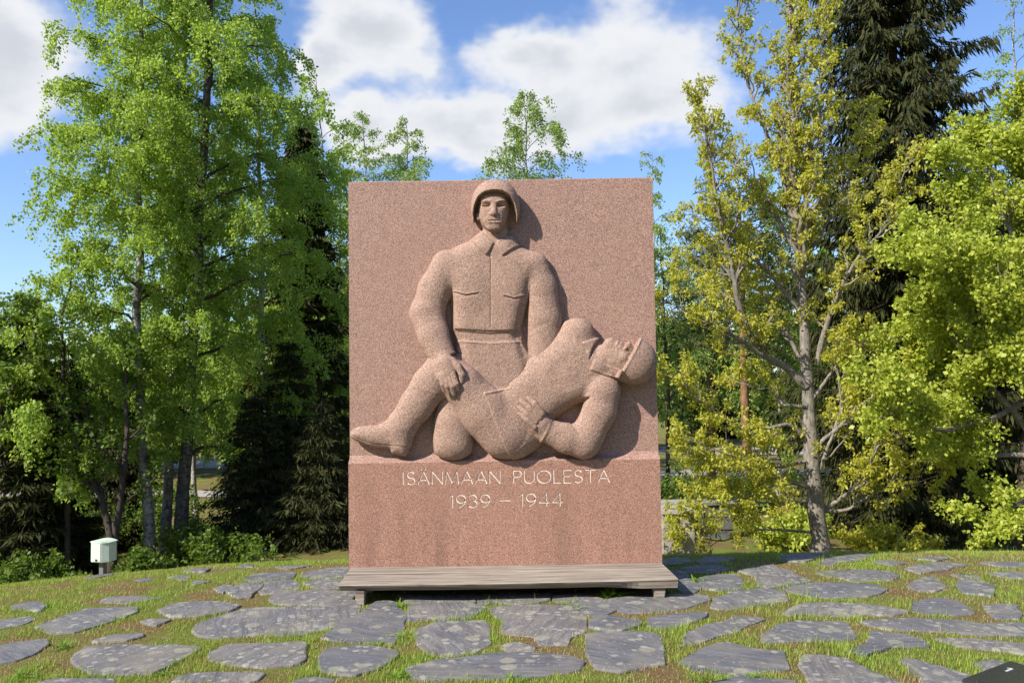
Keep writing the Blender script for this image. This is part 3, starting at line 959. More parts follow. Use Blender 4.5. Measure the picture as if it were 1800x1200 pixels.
# outlines of the flagstones as seen in the photograph: (offset x of the view, points); one view pixel = 0.3889 photo pixel
STONES = [
 (0, [(395,205),(440,185),(520,180),(530,190),(470,210),(410,222)]), (0, [(845,185),(890,180),(940,182),(920,195),(850,197)]),
 (0, [(1085,162),(1130,158),(1140,170),(1100,172)]), (0, [(1260,172),(1370,164),(1385,170),(1300,180)]),
 (0, [(770,220),(800,212),(855,212),(850,228),(790,230)]), (0, [(850,245),(900,235),(950,238),(880,253)]),
 (0, [(620,230),(680,220),(690,228),(640,236)]), (0, [(985,270),(1020,255),(1060,255),(1020,285),(990,285)]),
 (0, [(1030,285),(1070,255),(1160,243),(1175,260),(1140,310),(1090,315),(1040,300)]),
 (0, [(1180,265),(1200,240),(1300,232),(1350,245),(1350,270),(1270,290),(1190,292)]),
 (0, [(1110,225),(1150,205),(1250,195),(1325,200),(1310,222),(1200,235),(1120,235)]),
 (0, [(1375,215),(1420,190),(1520,178),(1580,180),(1580,215),(1480,225),(1400,225)]),
 (0, [(1380,245),(1450,235),(1560,232),(1600,250),(1590,270),(1450,278),(1400,262)]),
 (0, [(1215,325),(1260,300),(1330,285),(1450,283),(1600,290),(1620,310),(1620,340),(1490,350),(1330,345),(1260,340)]),
 (0, [(480,320),(510,307),(600,305),(700,308),(710,320),(580,335),(490,328)]), (0, [(65,350),(110,335),(180,335),(200,350),(180,372),(80,370)]),
 (0, [(720,375),(780,345),(850,335),(960,337),(1060,350),(1040,370),(900,395),(810,398),(760,388)]),
 (0, [(190,440),(280,400),(370,365),(460,355),(600,360),(610,375),(480,425),(350,465),(240,475)]),
 (0, [(870,465),(920,430),(1040,390),(1120,365),(1300,358),(1480,355),(1610,350),(1615,365),(1560,410),(1500,450),(1380,475),(1200,480),(1000,490),(920,490)]),
 (0, [(665,425),(700,412),(760,415),(740,430),(690,435)]), (0, [(440,505),(500,490),(640,478),(650,488),(560,500),(470,512)]),
 (0, [(-60,418),(100,405),(145,408),(110,425),(0,450),(-60,455)]), (0, [(-70,555),(60,520),(180,515),(200,530),(150,560),(60,600),(-70,625)]),
 (0, [(345,600),(380,545),(430,535),(700,535),(870,535),(880,550),(800,600),(690,655),(560,660),(430,655),(360,625)]),
 (0, [(945,570),(1020,535),(1150,525),(1330,522),(1370,530),(1380,590),(1330,615),(1180,620),(1050,610),(980,590)]),
 (0, [(1475,560),(1500,545),(1640,540),(1783,550),(1783,582),(1700,632),(1600,655),(1480,650)]),
 (0, [(790,680),(840,660),(1000,652),(1150,655),(1190,665),(1130,690),(950,700),(800,700)]), (0, [(180,690),(300,680),(480,685),(500,700),(450,760),(200,760)]),
 (0, [(1310,695),(1400,682),(1480,692),(1480,760),(1310,760)]),
 (600, [(-70,490),(20,430),(150,337),(215,330),(280,385),(285,425),(240,505),(120,512),(0,500)]),
 (600, [(300,347),(480,343),(620,343),(650,360),(600,400),(420,415),(320,410),(300,385)]),
 (600, [(345,465),(420,430),(560,425),(640,425),(660,470),(640,520),(610,560),(480,570),(400,560),(370,520)]),
 (600, [(680,365),(740,352),(900,350),(1030,354),(1080,400),(1100,440),(1050,490),(1020,520),(900,515),(860,480),(745,470),(740,420)]),
 (600, [(270,300),(600,298),(600,332),(300,334)]), (600, [(620,300),(930,295),(940,320),(880,338),(650,338)]), (600, [(960,300),(1100,298),(1170,318),(1180,328),(1000,335)]),
 (600, [(1045,345),(1150,335),(1230,342),(1240,360),(1200,390),(1110,390),(1060,365)]),
 (600, [(1190,320),(1300,308),(1500,300),(1640,302),(1655,320),(1560,360),(1400,380),(1270,380),(1220,345)]),
 (600, [(1130,410),(1200,400),(1320,420),(1330,440),(1250,465),(1130,450)]),
 (600, [(1110,475),(1200,467),(1340,475),(1430,490),(1450,540),(1440,620),(1380,635),(1250,650),(1160,640),(1120,560)]),
 (600, [(1390,400),(1500,387),(1640,382),(1660,395),(1540,435),(1450,450),(1400,435)]),
 (600, [(320,640),(430,600),(560,590),(800,572),(1040,578),(1070,600),(1060,640),(980,660),(800,672),(560,685),(330,680)]),
 (600, [(740,530),(800,522),(860,535),(850,550),(770,552)]),
 (1100, [(265,495),(300,465),(420,420),(520,400),(610,403),(615,415),(540,440),(430,490),(330,520),(265,525)]),
 (1100, [(245,600),(340,545),(400,520),(480,525),(600,545),(690,560),(700,600),(690,630),(590,650),(460,660),(300,635)]),
 (1100, [(790,570),(900,570),(1000,590),(1080,635),(1180,675),(1230,700),(1150,760),(900,760),(830,690),(800,620)]),
 (1100, [(600,505),(700,440),(800,425),(980,418),(1000,440),(1035,490),(960,505),(800,508),(700,510)]),
 (1100, [(720,380),(780,345),(900,338),(1080,345),(1250,370),(1260,380),(1180,390),(1000,390),(750,392)]),
 (1100, [(385,350),(420,315),(500,285),(640,275),(700,290),(710,320),(640,340),(520,355),(430,362)]),
 (1100, [(740,270),(830,250),(960,245),(1100,252),(1180,275),(1140,295),(1000,310),(860,310),(770,290)]),
 (1100, [(1280,370),(1310,340),(1390,315),(1480,318),(1530,350),(1560,380),(1480,385),(1350,385)]),
 (1100, [(1625,350),(1700,338),(1790,345),(1770,400),(1700,400),(1640,380)]), (1100, [(1280,260),(1330,230),(1390,225),(1430,260),(1400,278),(1320,280)]),
 (1100, [(1490,245),(1560,235),(1650,260),(1670,280),(1640,302),(1540,290)]),
 (1100, [(880,200),(950,190),(1080,188),(1190,195),(1240,212),(1200,230),(1050,235),(930,215)]),
 (1100, [(510,190),(580,175),(650,168),(720,195),(815,235),(790,250),(640,265),(600,260),(585,215)]),
 (1100, [(335,225),(400,210),(500,205),(525,230),(520,265),(430,280),(360,270)]), (1100, [(265,185),(350,170),(440,165),(460,185),(380,200),(290,200)]),
 (1100, [(320,140),(380,122),(440,120),(490,135),(430,155),(340,158)]), (1100, [(170,145),(230,128),(290,135),(300,150),(240,165),(175,168)]),
 (1100, [(700,130),(760,108),(850,103),(930,112),(900,128),(800,150),(720,150)]), (1100, [(870,160),(960,125),(1060,112),(1130,122),(1060,140),(930,165)]),
 (1100, [(1265,180),(1330,165),(1440,153),(1530,165),(1450,185),(1340,200)]), (1100, [(1310,135),(1400,130),(1460,133),(1400,145)]),
 (1100, [(1620,155),(1720,152),(1830,155),(1830,168),(1700,172)]), (1100, [(1655,200),(1740,195),(1860,198),(1860,230),(1740,225)]),
 (1100, [(1060,410),(1200,405),(1400,415),(1600,430),(1860,440),(1860,482),(1600,480),(1400,465),(1200,460),(1090,435)]),
 (1100, [(1045,555),(1100,520),(1130,470),(1180,478),(1270,490),(1350,510),(1340,530),(1220,535),(1130,560),(1090,572)]),
 (1100, [(1430,500),(1560,505),(1700,515),(1860,530),(1860,578),(1700,550),(1520,535)]),
 (1100, [(1240,600),(1280,590),(1400,610),(1450,645),(1540,660),(1600,700),(1560,760),(1400,760),(1330,660)]),
 (1100, [(1565,605),(1640,600),(1860,620),(1860,660),(1720,650),(1640,650)]), (1100, [(1490,210),(1590,212),(1600,222),(1520,224)]),
 (1100, [(400,695),(520,682),(700,688),(750,705),(700,760),(400,760)]), (1100, [(200,255),(280,225),(330,260),(310,285),(240,285)]),
 (1100, [(200,195),(250,190),(290,205),(260,225),(215,225)]), (1100, [(1790,280),(1870,275),(1870,300),(1800,300)]), (1100, [(1120,150),(1180,148),(1250,158),(1190,165)]),
]


def slate_material():
    t = NT('slate_flagstone')
    v0 = t.tc.outputs['Object']
    r = t.rand()
    off = t.n('ShaderNodeCombineXYZ')
    t.l(t.math('MULTIPLY', r, 37.0), off.inputs[0]); t.l(t.math('MULTIPLY', r, 91.0), off.inputs[1])
    add = t.n('ShaderNodeVectorMath'); t.l(v0, add.inputs[0]); t.l(off.outputs[0], add.inputs[1])
    v = add.outputs[0]
    rot = t.n('ShaderNodeVectorRotate'); rot.rotation_type = 'Z_AXIS'
    t.l(v, rot.inputs['Vector']); t.l(t.math('MULTIPLY', r, 2.2), rot.inputs['Angle'])
    mp = t.n('ShaderNodeMapping'); mp.inputs['Scale'].default_value = (2.2, 16, 4); t.l(rot.outputs[0], mp.inputs[0])
    grain = t.noise(1.5, 6, 0.65, mp.outputs[0], 0.6)
    base = t.ramp(grain, [(0.25, (0.07, 0.072, 0.082)), (0.5, (0.112, 0.114, 0.126)), (0.72, (0.18, 0.182, 0.195))])
    base = t.mix(t.ramp(r, [(0.25, 0.0), (1.0, 0.6)]), base, t.mix(1.0, base, (1.45, 1.28, 1.08), 'MULTIPLY'))
    # pale broken veins
    vein = t.ramp(t.noise(2.0, 3, 0.5, mp.outputs[0], 1.2), [(0.485, 0.0), (0.5, 1.0), (0.515, 0.0)])
    base = t.mix(t.math('MULTIPLY', vein, t.math('MULTIPLY', t.ramp(t.noise(3.0, 3, 0.5, v), [(0.48, 0.0), (0.62, 1.0)]), 0.55)), base, (0.30, 0.30, 0.31))
    # crusty lichen: round pale patches of several sizes gathered in colonies
    colony = t.ramp(t.math('ADD', t.noise(2.6, 3, 0.6, v), t.math('MULTIPLY', t.math('SUBTRACT', r, 0.5), 0.16)), [(0.36, 0.0), (0.56, 1.0)])
    for sc, thr, c, wgt in ((7.0, 0.40, (0.26, 0.25, 0.20), 0.75), (15.0, 0.38, (0.31, 0.30, 0.255), 0.75), (34.0, 0.32, (0.34, 0.34, 0.31), 0.5)):
        dv = t.math('ADD', t.voro(sc, v, rand=0.95), t.math('MULTIPLY', t.noise(sc * 4, 3, 0.6, v), 0.16))
        disc = t.ramp(dv, [(thr, 1.0), (thr + 0.05, 0.0)])
        cv = t.voro(sc, v, out='Color', rand=0.95)
        sp = t.n('ShaderNodeSeparateColor'); t.l(cv, sp.inputs[0])
        pick = t.math('LESS_THAN', sp.outputs[0], t.math('MULTIPLY', colony, 0.75))
        base = t.mix(t.math('MULTIPLY', t.math('MULTIPLY', disc, pick), wgt), base, c)
    # worn brownish film
    film = t.ramp(t.noise(3.2, 6, 0.65, v), [(0.45, 0.0), (0.68, 1.0)])
    base = t.mix(t.math('MULTIPLY', film, 0.55), base, (0.235, 0.21, 0.165))
    crk = t.ramp(t.voro(1.7, mp.outputs[0], 'DISTANCE_TO_EDGE'), [(0.0, 1.0), (0.018, 0.0)])
    crk = t.math('MULTIPLY', crk, t.ramp(t.noise(2.0, 2, 0.5, v), [(0.5, 0.0), (0.62, 1.0)]))
    base = t.mix(t.math('MULTIPLY', crk, 0.8), base, (0.03, 0.03, 0.03))
    h = t.math('ADD', t.math('MULTIPLY', grain, 1.0), t.math('MULTIPLY', t.noise(40, 5, 0.7, v), 0.35))
    return t.finish(base, 0.72, h, 0.5, 0.02, 0.3)


M_SLATE = slate_material()
paving = tag(empty('paving', (0, 0, 0)), kind='structure')
stone_polys = []


def chaikin(P, n=1, q=0.2):
    for _ in range(n):
        Q = []
        for i in range(len(P)):
            a, b = P[i], P[(i + 1) % len(P)]
            Q += [a + (b - a) * q, b + (a - b) * q]
        P = Q
    return P


def make_stone(ox, pts):
    raw = [on_ground(ox + x * 0.38889, 930 + y * 0.38889, hf)[:2] for x, y in pts]
    c = np.mean(raw, axis=0)
    P = []
    n = len(raw)
    for i in range(n):                      # break long straight sides so the edge can be uneven
        a, b = np.array(raw[i]), np.array(raw[(i + 1) % n])
        L = np.linalg.norm(b - a); m = max(1, int(L / 0.11))
        for k in range(m):
            p = a + (b - a) * k / m
            p = p + rng.normal(0, 0.016, 2)
            P.append(p)
    P = [p + (p - c) / (np.linalg.norm(p - c) + 1e-6) * 0.03 for p in P]
    P = chaikin(P, 1, 0.07)
    A = 0.5 * sum(P[i][0] * P[(i + 1) % len(P)][1] - P[(i + 1) % len(P)][0] * P[i][1] for i in range(len(P)))
    if A < 0: P = P[::-1]
    stone_polys.append(np.array(P))
    n = len(P)
    lift = rng.uniform(0.008, 0.018)
    tl = rng.normal(0, 0.006, 2)
    V, F = [], []
    rings = [(1.0, -0.07, 0.0), (1.0, -0.012, 0.0), (1.0, -0.003, 0.004), (1.0, 0.0, 0.010), (0.62, 0.002, 0), (0.28, 0.004, 0)]
    zc = hf(c[0], c[1])
    for s_, dz, inset in rings:
        for p in P:
            d = p - c; L = np.linalg.norm(d) + 1e-6
            q = c + d * s_ * max(0.3, (1 - inset / L))
            w = hf(q[0], q[1])
            z = w + lift + dz + tl[0] * (q[0] - c[0]) + tl[1] * (q[1] - c[1]) + 0.006 * mnoise.noise((q[0] * 6, q[1] * 6, 1.0))
            V.append((q[0] - c[0], q[1] - c[1], z - zc))
    V.append((0, 0, lift + 0.004))
    nr = len(rings)
    for r_ in range(nr - 1):
        for i in range(n):
            j = (i + 1) % n
            F.append((r_ * n + i, r_ * n + j, (r_ + 1) * n + j, (r_ + 1) * n + i))
    for i in range(n):
        F.append(((nr - 1) * n + i, (nr - 1) * n + (i + 1) % n, nr * n))
    o = mesh_obj('flagstone', V, F, M_SLATE, paving, False)
    o.location = (c[0], c[1], zc)
    return o


for ox, pts in STONES: make_stone(ox, pts)


def in_stones(x, y, grow=0.0):
    inside = np.zeros(len(x), bool)
    for P in stone_polys:
        c = P.mean(0)
        if grow:
            L = np.linalg.norm(P - c, axis=1, keepdims=True); P = c + (P - c) * (1 + grow / L)
        lo, hi = P.min(0), P.max(0)
        m = (x > lo[0]) & (x < hi[0]) & (y > lo[1]) & (y < hi[1]) & ~inside
        ix = np.where(m)[0]
        if not len(ix): continue
        X, Y = x[ix], y[ix]; r = np.zeros(len(ix), bool)
        for i in range(len(P)):
            a, b = P[i], P[(i + 1) % len(P)]
            cnd = (a[1] > Y) != (b[1] > Y)
            if a[1] != b[1]: r ^= cnd & (X < (b[0] - a[0]) * (Y - a[1]) / (b[1] - a[1]) + a[0])
        inside[ix] = r
    return inside


# ------------------------------------------------------------------ grass in the joints and on the mound
def leafmat(name, cols, trans=0.35, rough=0.5, patch=0.0, patchcol=None, spec=0.3, tboost=1.5):
    t = NT(name)
    ri = t.n('ShaderNodeNewGeometry').outputs['Random Per Island']
    n = len(cols)
    c = t.ramp(ri, [(i / (n - 1), cols[i]) for i in range(n)])
    if patch:
        f = t.ramp(t.noise(patch, 4, 0.6), [(0.42, 0.0), (0.62, 1.0)])
        c = t.mix(f, c, t.mix(1.0, c, patchcol, 'MULTIPLY'))
    t.finish(c, rough, spec=spec)
    tr = t.n('ShaderNodeBsdfTranslucent')
    t.l(t.mix(1.0, c, (tboost, tboost, tboost * 0.55), 'MULTIPLY'), tr.inputs[0])
    mx = t.n('ShaderNodeMixShader'); mx.inputs[0].default_value = trans
    t.l(t.bsdf.outputs[0], mx.inputs[1]); t.l(tr.outputs[0], mx.inputs[2])
    out = [x for x in t.nt.nodes if x.type == 'OUTPUT_MATERIAL'][0]
    t.l(mx.outputs[0], out.inputs[0])
    return t.m


M_GRASS = [leafmat('grass_green', [(0.17, 0.265, 0.036), (0.235, 0.345, 0.05), (0.32, 0.42, 0.075)]),
           leafmat('grass_yellowish', [(0.30, 0.335, 0.065), (0.37, 0.385, 0.085), (0.24, 0.315, 0.05)]),
           leafmat('grass_dry', [(0.30, 0.20, 0.10), (0.44, 0.32, 0.17), (0.52, 0.41, 0.24)])]


def vnoise(x, y, s, off):
    return np.array([mnoise.noise((a * s + off, b * s, off)) for a, b in zip(x, y)])


def make_grass():
    N = 400000
    # denser close to the camera
    u = rng.random(N)
    y = -2.6 + 7.2 * u ** 1.35
    half = (y + 6.4) * 0.66 + 0.4
    x = rng.uniform(-1, 1, N) * half
    ok = ~in_stones(x, y, -0.015)
    ok &= ~((x > SL) & (x < SR) & (y > -0.02) & (y < THICK))
    ok &= ~((x > -1.2) & (x < 1.13) & (y > -0.47) & (y < 0.0) & (rng.random(N) > 0.08))
    x, y = x[ok], y[ok]
    dry = vnoise(x, y, 1.15, 2.0) + 0.8 * vnoise(x, y, 3.1, 9.0) + 0.04
    tuft = vnoise(x, y, 4.5, 5.0)
    bare = rng.random(len(x)) < np.clip((dry - 0.05) * 2.2, 0, 0.62)
    x, y, dry, tuft = x[~bare], y[~bare], dry[~bare], tuft[~bare]
    n = len(x)
    edge = in_stones(x, y, 0.03)
    z = np.array([hf(a, b) for a, b in zip(x, y)])
    L = rng.uniform(0.015, 0.036, n) * (1 + 0.9 * np.clip(tuft, -0.4, 1.0)) * np.where(dry > 0.12, 0.7, 1.0)
    L = np.where(edge, L * rng.uniform(0.8, 1.7, n), L)
    big = rng.random(n) < 0.02
    L = np.where(big, L * 1.9, L)
    wd = rng.uniform(0.0018, 0.0036, n)
    az = rng.uniform(0, 2 * np.pi, n); lean = rng.uniform(0.1, 0.95, n)
    dx, dy = np.cos(az), np.sin(az)
    bx, by = -dy * wd, dx * wd
    sl, cl = np.sin(lean), np.cos(lean)
    V = np.empty((n, 3, 3))
    V[:, 0] = np.stack([x - bx, y - by, z - 0.006], 1)
    V[:, 1] = np.stack([x + bx, y + by, z - 0.006], 1)
    V[:, 2] = np.stack([x + dx * L * sl, y + dy * L * sl, z + L * cl], 1)
    F = np.arange(n * 3).reshape(n, 3)
    o = np_mesh('grass', V.reshape(-1, 3), F, M_GRASS)
    p_dry = np.clip(0.03 + (dry + 0.02) * 1.5, 0.03, 0.9)
    rr = rng.random(n)
    mi = np.where(rr < p_dry, 2, np.where(rng.random(n) < 0.42 + 0.5 * np.clip(dry, -0.6, 0.5), 1, 0)).astype(np.int32)
    o.data.polygons.foreach_set('material_index', mi)
    tag(o, 'short patchy lawn growing between the flagstones', 'grass', kind='stuff')


make_grass()


# ------------------------------------------------------------------ bench
def wood_mat():
    t = NT('weathered_plank')
    v = t.vec('Object', (1.1, 22, 22))
    n1 = t.noise(2.2, 7, 0.65, v, 0.4)
    c = t.ramp(n1, [(0.25, (0.085, 0.064, 0.05)), (0.42, (0.22, 0.182, 0.15)), (0.6, (0.34, 0.295, 0.25)), (0.8, (0.44, 0.395, 0.345))])
    cr = t.ramp(t.noise(1.0, 5, 0.55, t.vec('Object', (0.7, 30, 30)), 0.3), [(0.57, 0.0), (0.64, 1.0)])
    c = t.mix(t.math('MULTIPLY', cr, 0.7), c, (0.06, 0.045, 0.035))
    gr = t.ramp(t.noise(3.0, 4, 0.6), [(0.5, 0.0), (0.72, 1.0)])
    c = t.mix(t.math('MULTIPLY', gr, 0.35), c, (0.20, 0.19, 0.12))
    return t.finish(c, 0.85, n1, 0.6, 0.01, 0.15)


def make_bench():
    b = empty('bench', (-0.04, -0.26, hf(0, -0.3)))
    tag(b, 'low weathered grey plank bench against the foot of the granite memorial', 'bench')
    m = wood_mat()
    xs = np.linspace(0, 1, 61)
    # top outline: back edge touches the granite, front edge worn and slightly skew
    prof = [(0.0, 0.222, 0.0), (0.33, 0.218, 0.0), (0.345, 0.2145, 0.0), (0.36, 0.217, 0.0), (0.9, 0.211, 0.0), (0.985, 0.209, 0.0), (1.0, 0.202, 0.0), (0.985, 0.190, 0.0), (0.83, 0.147, 0.0), (0.5, 0.147, 0.0), (0.0, 0.150, 0.0)]
    V, F = [], []
    n = len(prof)
    for i, t_ in enumerate(xs):
        xb = -1.268 + (1.130 + 1.268) * t_
        xf = -1.262 + (1.158 + 1.262) * t_
        ch = 0.0
        for (q, a, w) in ((0.392, 0.018, 0.008), (0.04, 0.012, 0.006), (0.63, 0.010, 0.03), (0.8, 0.007, 0.02)):
            ch += a * math.exp(-((t_ - q) / w) ** 2)
        nz = 0.006 * mnoise.noise((t_ * 9, 0.3, 0)) + 0.004 * mnoise.noise((t_ * 31, 1.3, 0))
        bow = 0.006 * math.sin(math.pi * t_)
        for (k, z, _) in prof:
            yb, yf = -0.003, -0.485 - 0.016 * t_
            yy = yb + (yf - yb) * k
            zz = z - (bow if k > 0.2 else bow * 0.3) + (0.010 * t_ * k)
            if k > 0.9:
                yy += (nz + ch * (1.0 if zz < 0.2 else 0.45))
                if z < 0.17: zz += ch * 0.9 + 0.012 * mnoise.noise((t_ * 7, 5.0, 0))
            if t_ > 0.78 and 0.8 < k < 1.0 and z < 0.19: yy -= (1.0 - k) * 0.42 * min(1, (t_ - 0.78) / 0.12)
            x = xb + (xf - xb) * k + (0.004 * mnoise.noise((k * 12, t_, 2)) if i in (0, 60) else 0)
            V.append((x, yy, zz))
    for i in range(60):
        for j in range(n):
            k = (j + 1) % n
            F.append((i * n + j, i * n + k, (i + 1) * n + k, (i + 1) * n + j))
    F.append(tuple(range(n))[::-1]); F.append(tuple(60 * n + j for j in range(n)))
    o = mesh_obj('seat', V, F, m); keep(o, b)
    bm = bmesh.new(); bm.from_mesh(o.data); bmesh.ops.recalc_face_normals(bm, faces=bm.faces); bm.to_mesh(o.data); bm.free()

    def block(x0t, x1t, x0b, x1b, y0, y1, z0, z1):
        bm = bmesh.new()
        vs = [bm.verts.new(p) for p in ((x0b, y0, z0), (x1b, y0, z0), (x1b, y1, z0), (x0b, y1, z0), (x0t, y0, z1), (x1t, y0, z1), (x1t, y1, z1), (x0t, y1, z1))]
        for f in ((3, 2, 1, 0), (4, 5, 6, 7), (0, 1, 5, 4), (1, 2, 6, 5), (2, 3, 7, 6), (3, 0, 4, 7)): bm.faces.new([vs[i] for i in f])
        bmesh.ops.bevel(bm, geom=list(bm.edges), offset=0.006, segments=2, affect='EDGES')
        return keep(bm_obj('leg', bm, m), b)
    block(-1.150, -1.080, -1.152, -1.083, -0.46, -0.40, 0.02, 0.155)
    block(0.985, 1.080, 0.995, 1.055, -0.47, -0.40, 0.02, 0.165)
    block(-1.150, -1.080, -1.152, -1.083, -0.12, -0.05, 0.02, 0.155)
    block(0.985, 1.075, 0.995, 1.055, -0.12, -0.05, 0.02, 0.160)
    # a long drying crack in the plank
    return b


make_bench()


# ------------------------------------------------------------------ weeds in the joints
M_WEED = leafmat('weed_leaf', [(0.10, 0.22, 0.025), (0.16, 0.29, 0.03), (0.21, 0.34, 0.045)], 0.35)


def blade_leaf(V, F, base, d, up, L, w, curl):
    """long arching blade made of four quads"""
    side = np.cross(d, [0, 0, 1.0]); side /= np.linalg.norm(side) + 1e-9
    i0 = len(V)
    for k in range(5):
        s = k / 4
        c = base + d * L * s * (0.55 + 0.45 * s) + np.array([0, 0, 1]) * L * (up * s - curl * s * s)
        ww = w * (0.55 + 1.6 * s * (1 - s)) * (1 - s ** 3)
        V += [c - side * ww, c + side * ww]
    for k in range(4):
        a = i0 + 2 * k
        F.append((a, a + 1, a + 3, a + 2))


def weed(px, py, size, n, broad, label, i):
    p = on_ground(px, py, hf)
    V, F = [], []
    for k in range(n):
        a = rng.uniform(0, 2 * math.pi)
        d = np.array([math.cos(a), math.sin(a), 0])
        base = np.array([rng.normal(0, size * 0.22), rng.normal(0, size * 0.16), -0.005])
        blade_leaf(V, F, base, d, rng.uniform(0.5, 1.1), size * rng.uniform(0.6, 1.15), size * broad * rng.uniform(0.7, 1.2), rng.uniform(0.2, 0.6))
    o = mesh_obj('weed', V, F, M_WEED, None, True)
    o.location = p
    tag(o, label, 'weed', 'weeds growing in the paving joints')


weed(1082, 1047, 0.10, 16, 0.20, 'broad-leaved weed growing under the right end of the plank bench', 0)
weed(1062, 1050, 0.07, 16, 0.16, 'smaller leafy weed just outside the bench shadow beside the broad-leaved one', 1)
weed(700, 1066, 0.09, 26, 0.05, 'upright grass tuft in front of the bench leg under its split end', 2)


def make_tufts():
    V, F = [], []
    for px, py, size in ((790, 1052, 0.05), (865, 1058, 0.055), (905, 1056, 0.05), (955, 1056, 0.04), (1018, 1072, 0.06), (1230, 1022, 0.10), (1240, 1000, 0.05), (110, 1140, 0.09), (292, 1186, 0.06), (700, 1120, 0.07), (698, 1192, 0.08), (905, 1200, 0.07), (1238, 1199, 0.09), (1330, 1195, 0.07), (1410, 1040, 0.05), (560, 1040, 0.05), (1700, 1012, 0.07), (45, 1192, 0.1)):
        p = on_ground(px, py, hf)
        for k in range(22):
            a = rng.uniform(0, 2 * math.pi)
            base = p + np.array([rng.normal(0, size * 0.35), rng.normal(0, size * 0.22), -0.005])
            blade_leaf(V, F, base, np.array([math.cos(a), math.sin(a), 0]), rng.uniform(0.5, 1.1), size * rng.uniform(0.6, 1.15), size * 0.07, rng.uniform(0.2, 0.6))
    tag(mesh_obj('grass_tufts', V, F, M_WEED, None, True), 'taller green grass tufts sprouting from the paving joints', 'grass', kind='stuff')


make_tufts()


# ------------------------------------------------------------------ dark plaque lying at the edge of the paving
def make_plaque():
    t = NT('black_polished_granite')
    sp = t.ramp(t.voro(260), [(0.10, (0.12, 0.12, 0.125)), (0.3, (0.028, 0.03, 0.033))])
    m = t.finish(sp, 0.18, t.noise(200, 2), 0.05, 0.002)
    a = on_ground(1722, 1201, hf); b = on_ground(1776, 1178, hf); c = on_ground(1806, 1187, hf)
    d1 = (b - a)[:2]; d2 = (c - b)[:2]
    e2 = d2 / np.linalg.norm(d2); e1 = -d1 / np.linalg.norm(d1)
    e1 = np.array([-e2[1], e2[0]]) if np.dot([-e2[1], e2[0]], e1) > 0 else np.array([e2[1], -e2[0]])
    o = empty('plaque', (b[0], b[1], b[2]))
    tag(o, 'polished black granite name plate lying among the flagstones', 'plaque')
    W, H = 0.62, 0.42
    bm = bmesh.new()
    P = [(0, 0), (W, 0), (W, H), (0, H)]
    vs = []
    for z in (-0.05, 0.035):
        for (u, v) in P:
            q = e2 * u + e1 * v
            vs.append(bm.verts.new((q[0], q[1], z + 0.02 * (1 - v / H) * (1 if z > 0 else 0))))
    for f in ((0, 1, 2, 3), (4, 5, 6, 7), (0, 1, 5, 4), (1, 2, 6, 5), (2, 3, 7, 6), (3, 0, 4, 7)): bm.faces.new([vs[i] for i in f])
    bmesh.ops.recalc_face_normals(bm, faces=bm.faces)
    bmesh.ops.bevel(bm, geom=list(bm.edges), offset=0.006, segments=2, affect='EDGES')
    bm_obj('plate', bm, m, o)
    mw = NT('white_paint_lettering').finish((0.78, 0.78, 0.76), 0.6)
    bm = bmesh.new()
    for st in ([(0.055, 0.118), (0.075, 0.105)], [(0.075, 0.105), (0.075, 0.165)]):
        (u0, v0), (u1, v1) = st
        A = e2 * u0 + e1 * v0; B = e2 * u1 + e1 * v1
        n = np.array([-(B - A)[1], (B - A)[0]]); n /= np.linalg.norm(n); n *= 0.006
        f = []
        for q, v in ((A + n, v0), (A - n, v0), (B - n, v1), (B + n, v1)): f.append(bm.verts.new((q[0], q[1], 0.0375 + 0.02 * (1 - v / H))))
        bm.faces.new(f)
    bmesh.ops.solidify(bm, geom=bm.faces[:], thickness=0.001)
    bm_obj('numeral', bm, mw, o)


make_plaque()


# ------------------------------------------------------------------ pale litter box on a post behind the mound
def rbox(bm, lo, hi, bev=0.004):
    r = bmesh.ops.create_cube(bm, size=1.0)
    for v in r['verts']:
        v.co = Vector([(lo[i] + hi[i]) / 2 + v.co[i] * (hi[i] - lo[i]) for i in range(3)])
    if bev:
        e = list({e for v in r['verts'] for e in v.link_edges})
        bmesh.ops.bevel(bm, geom=e, offset=bev, segments=2, affect='EDGES')


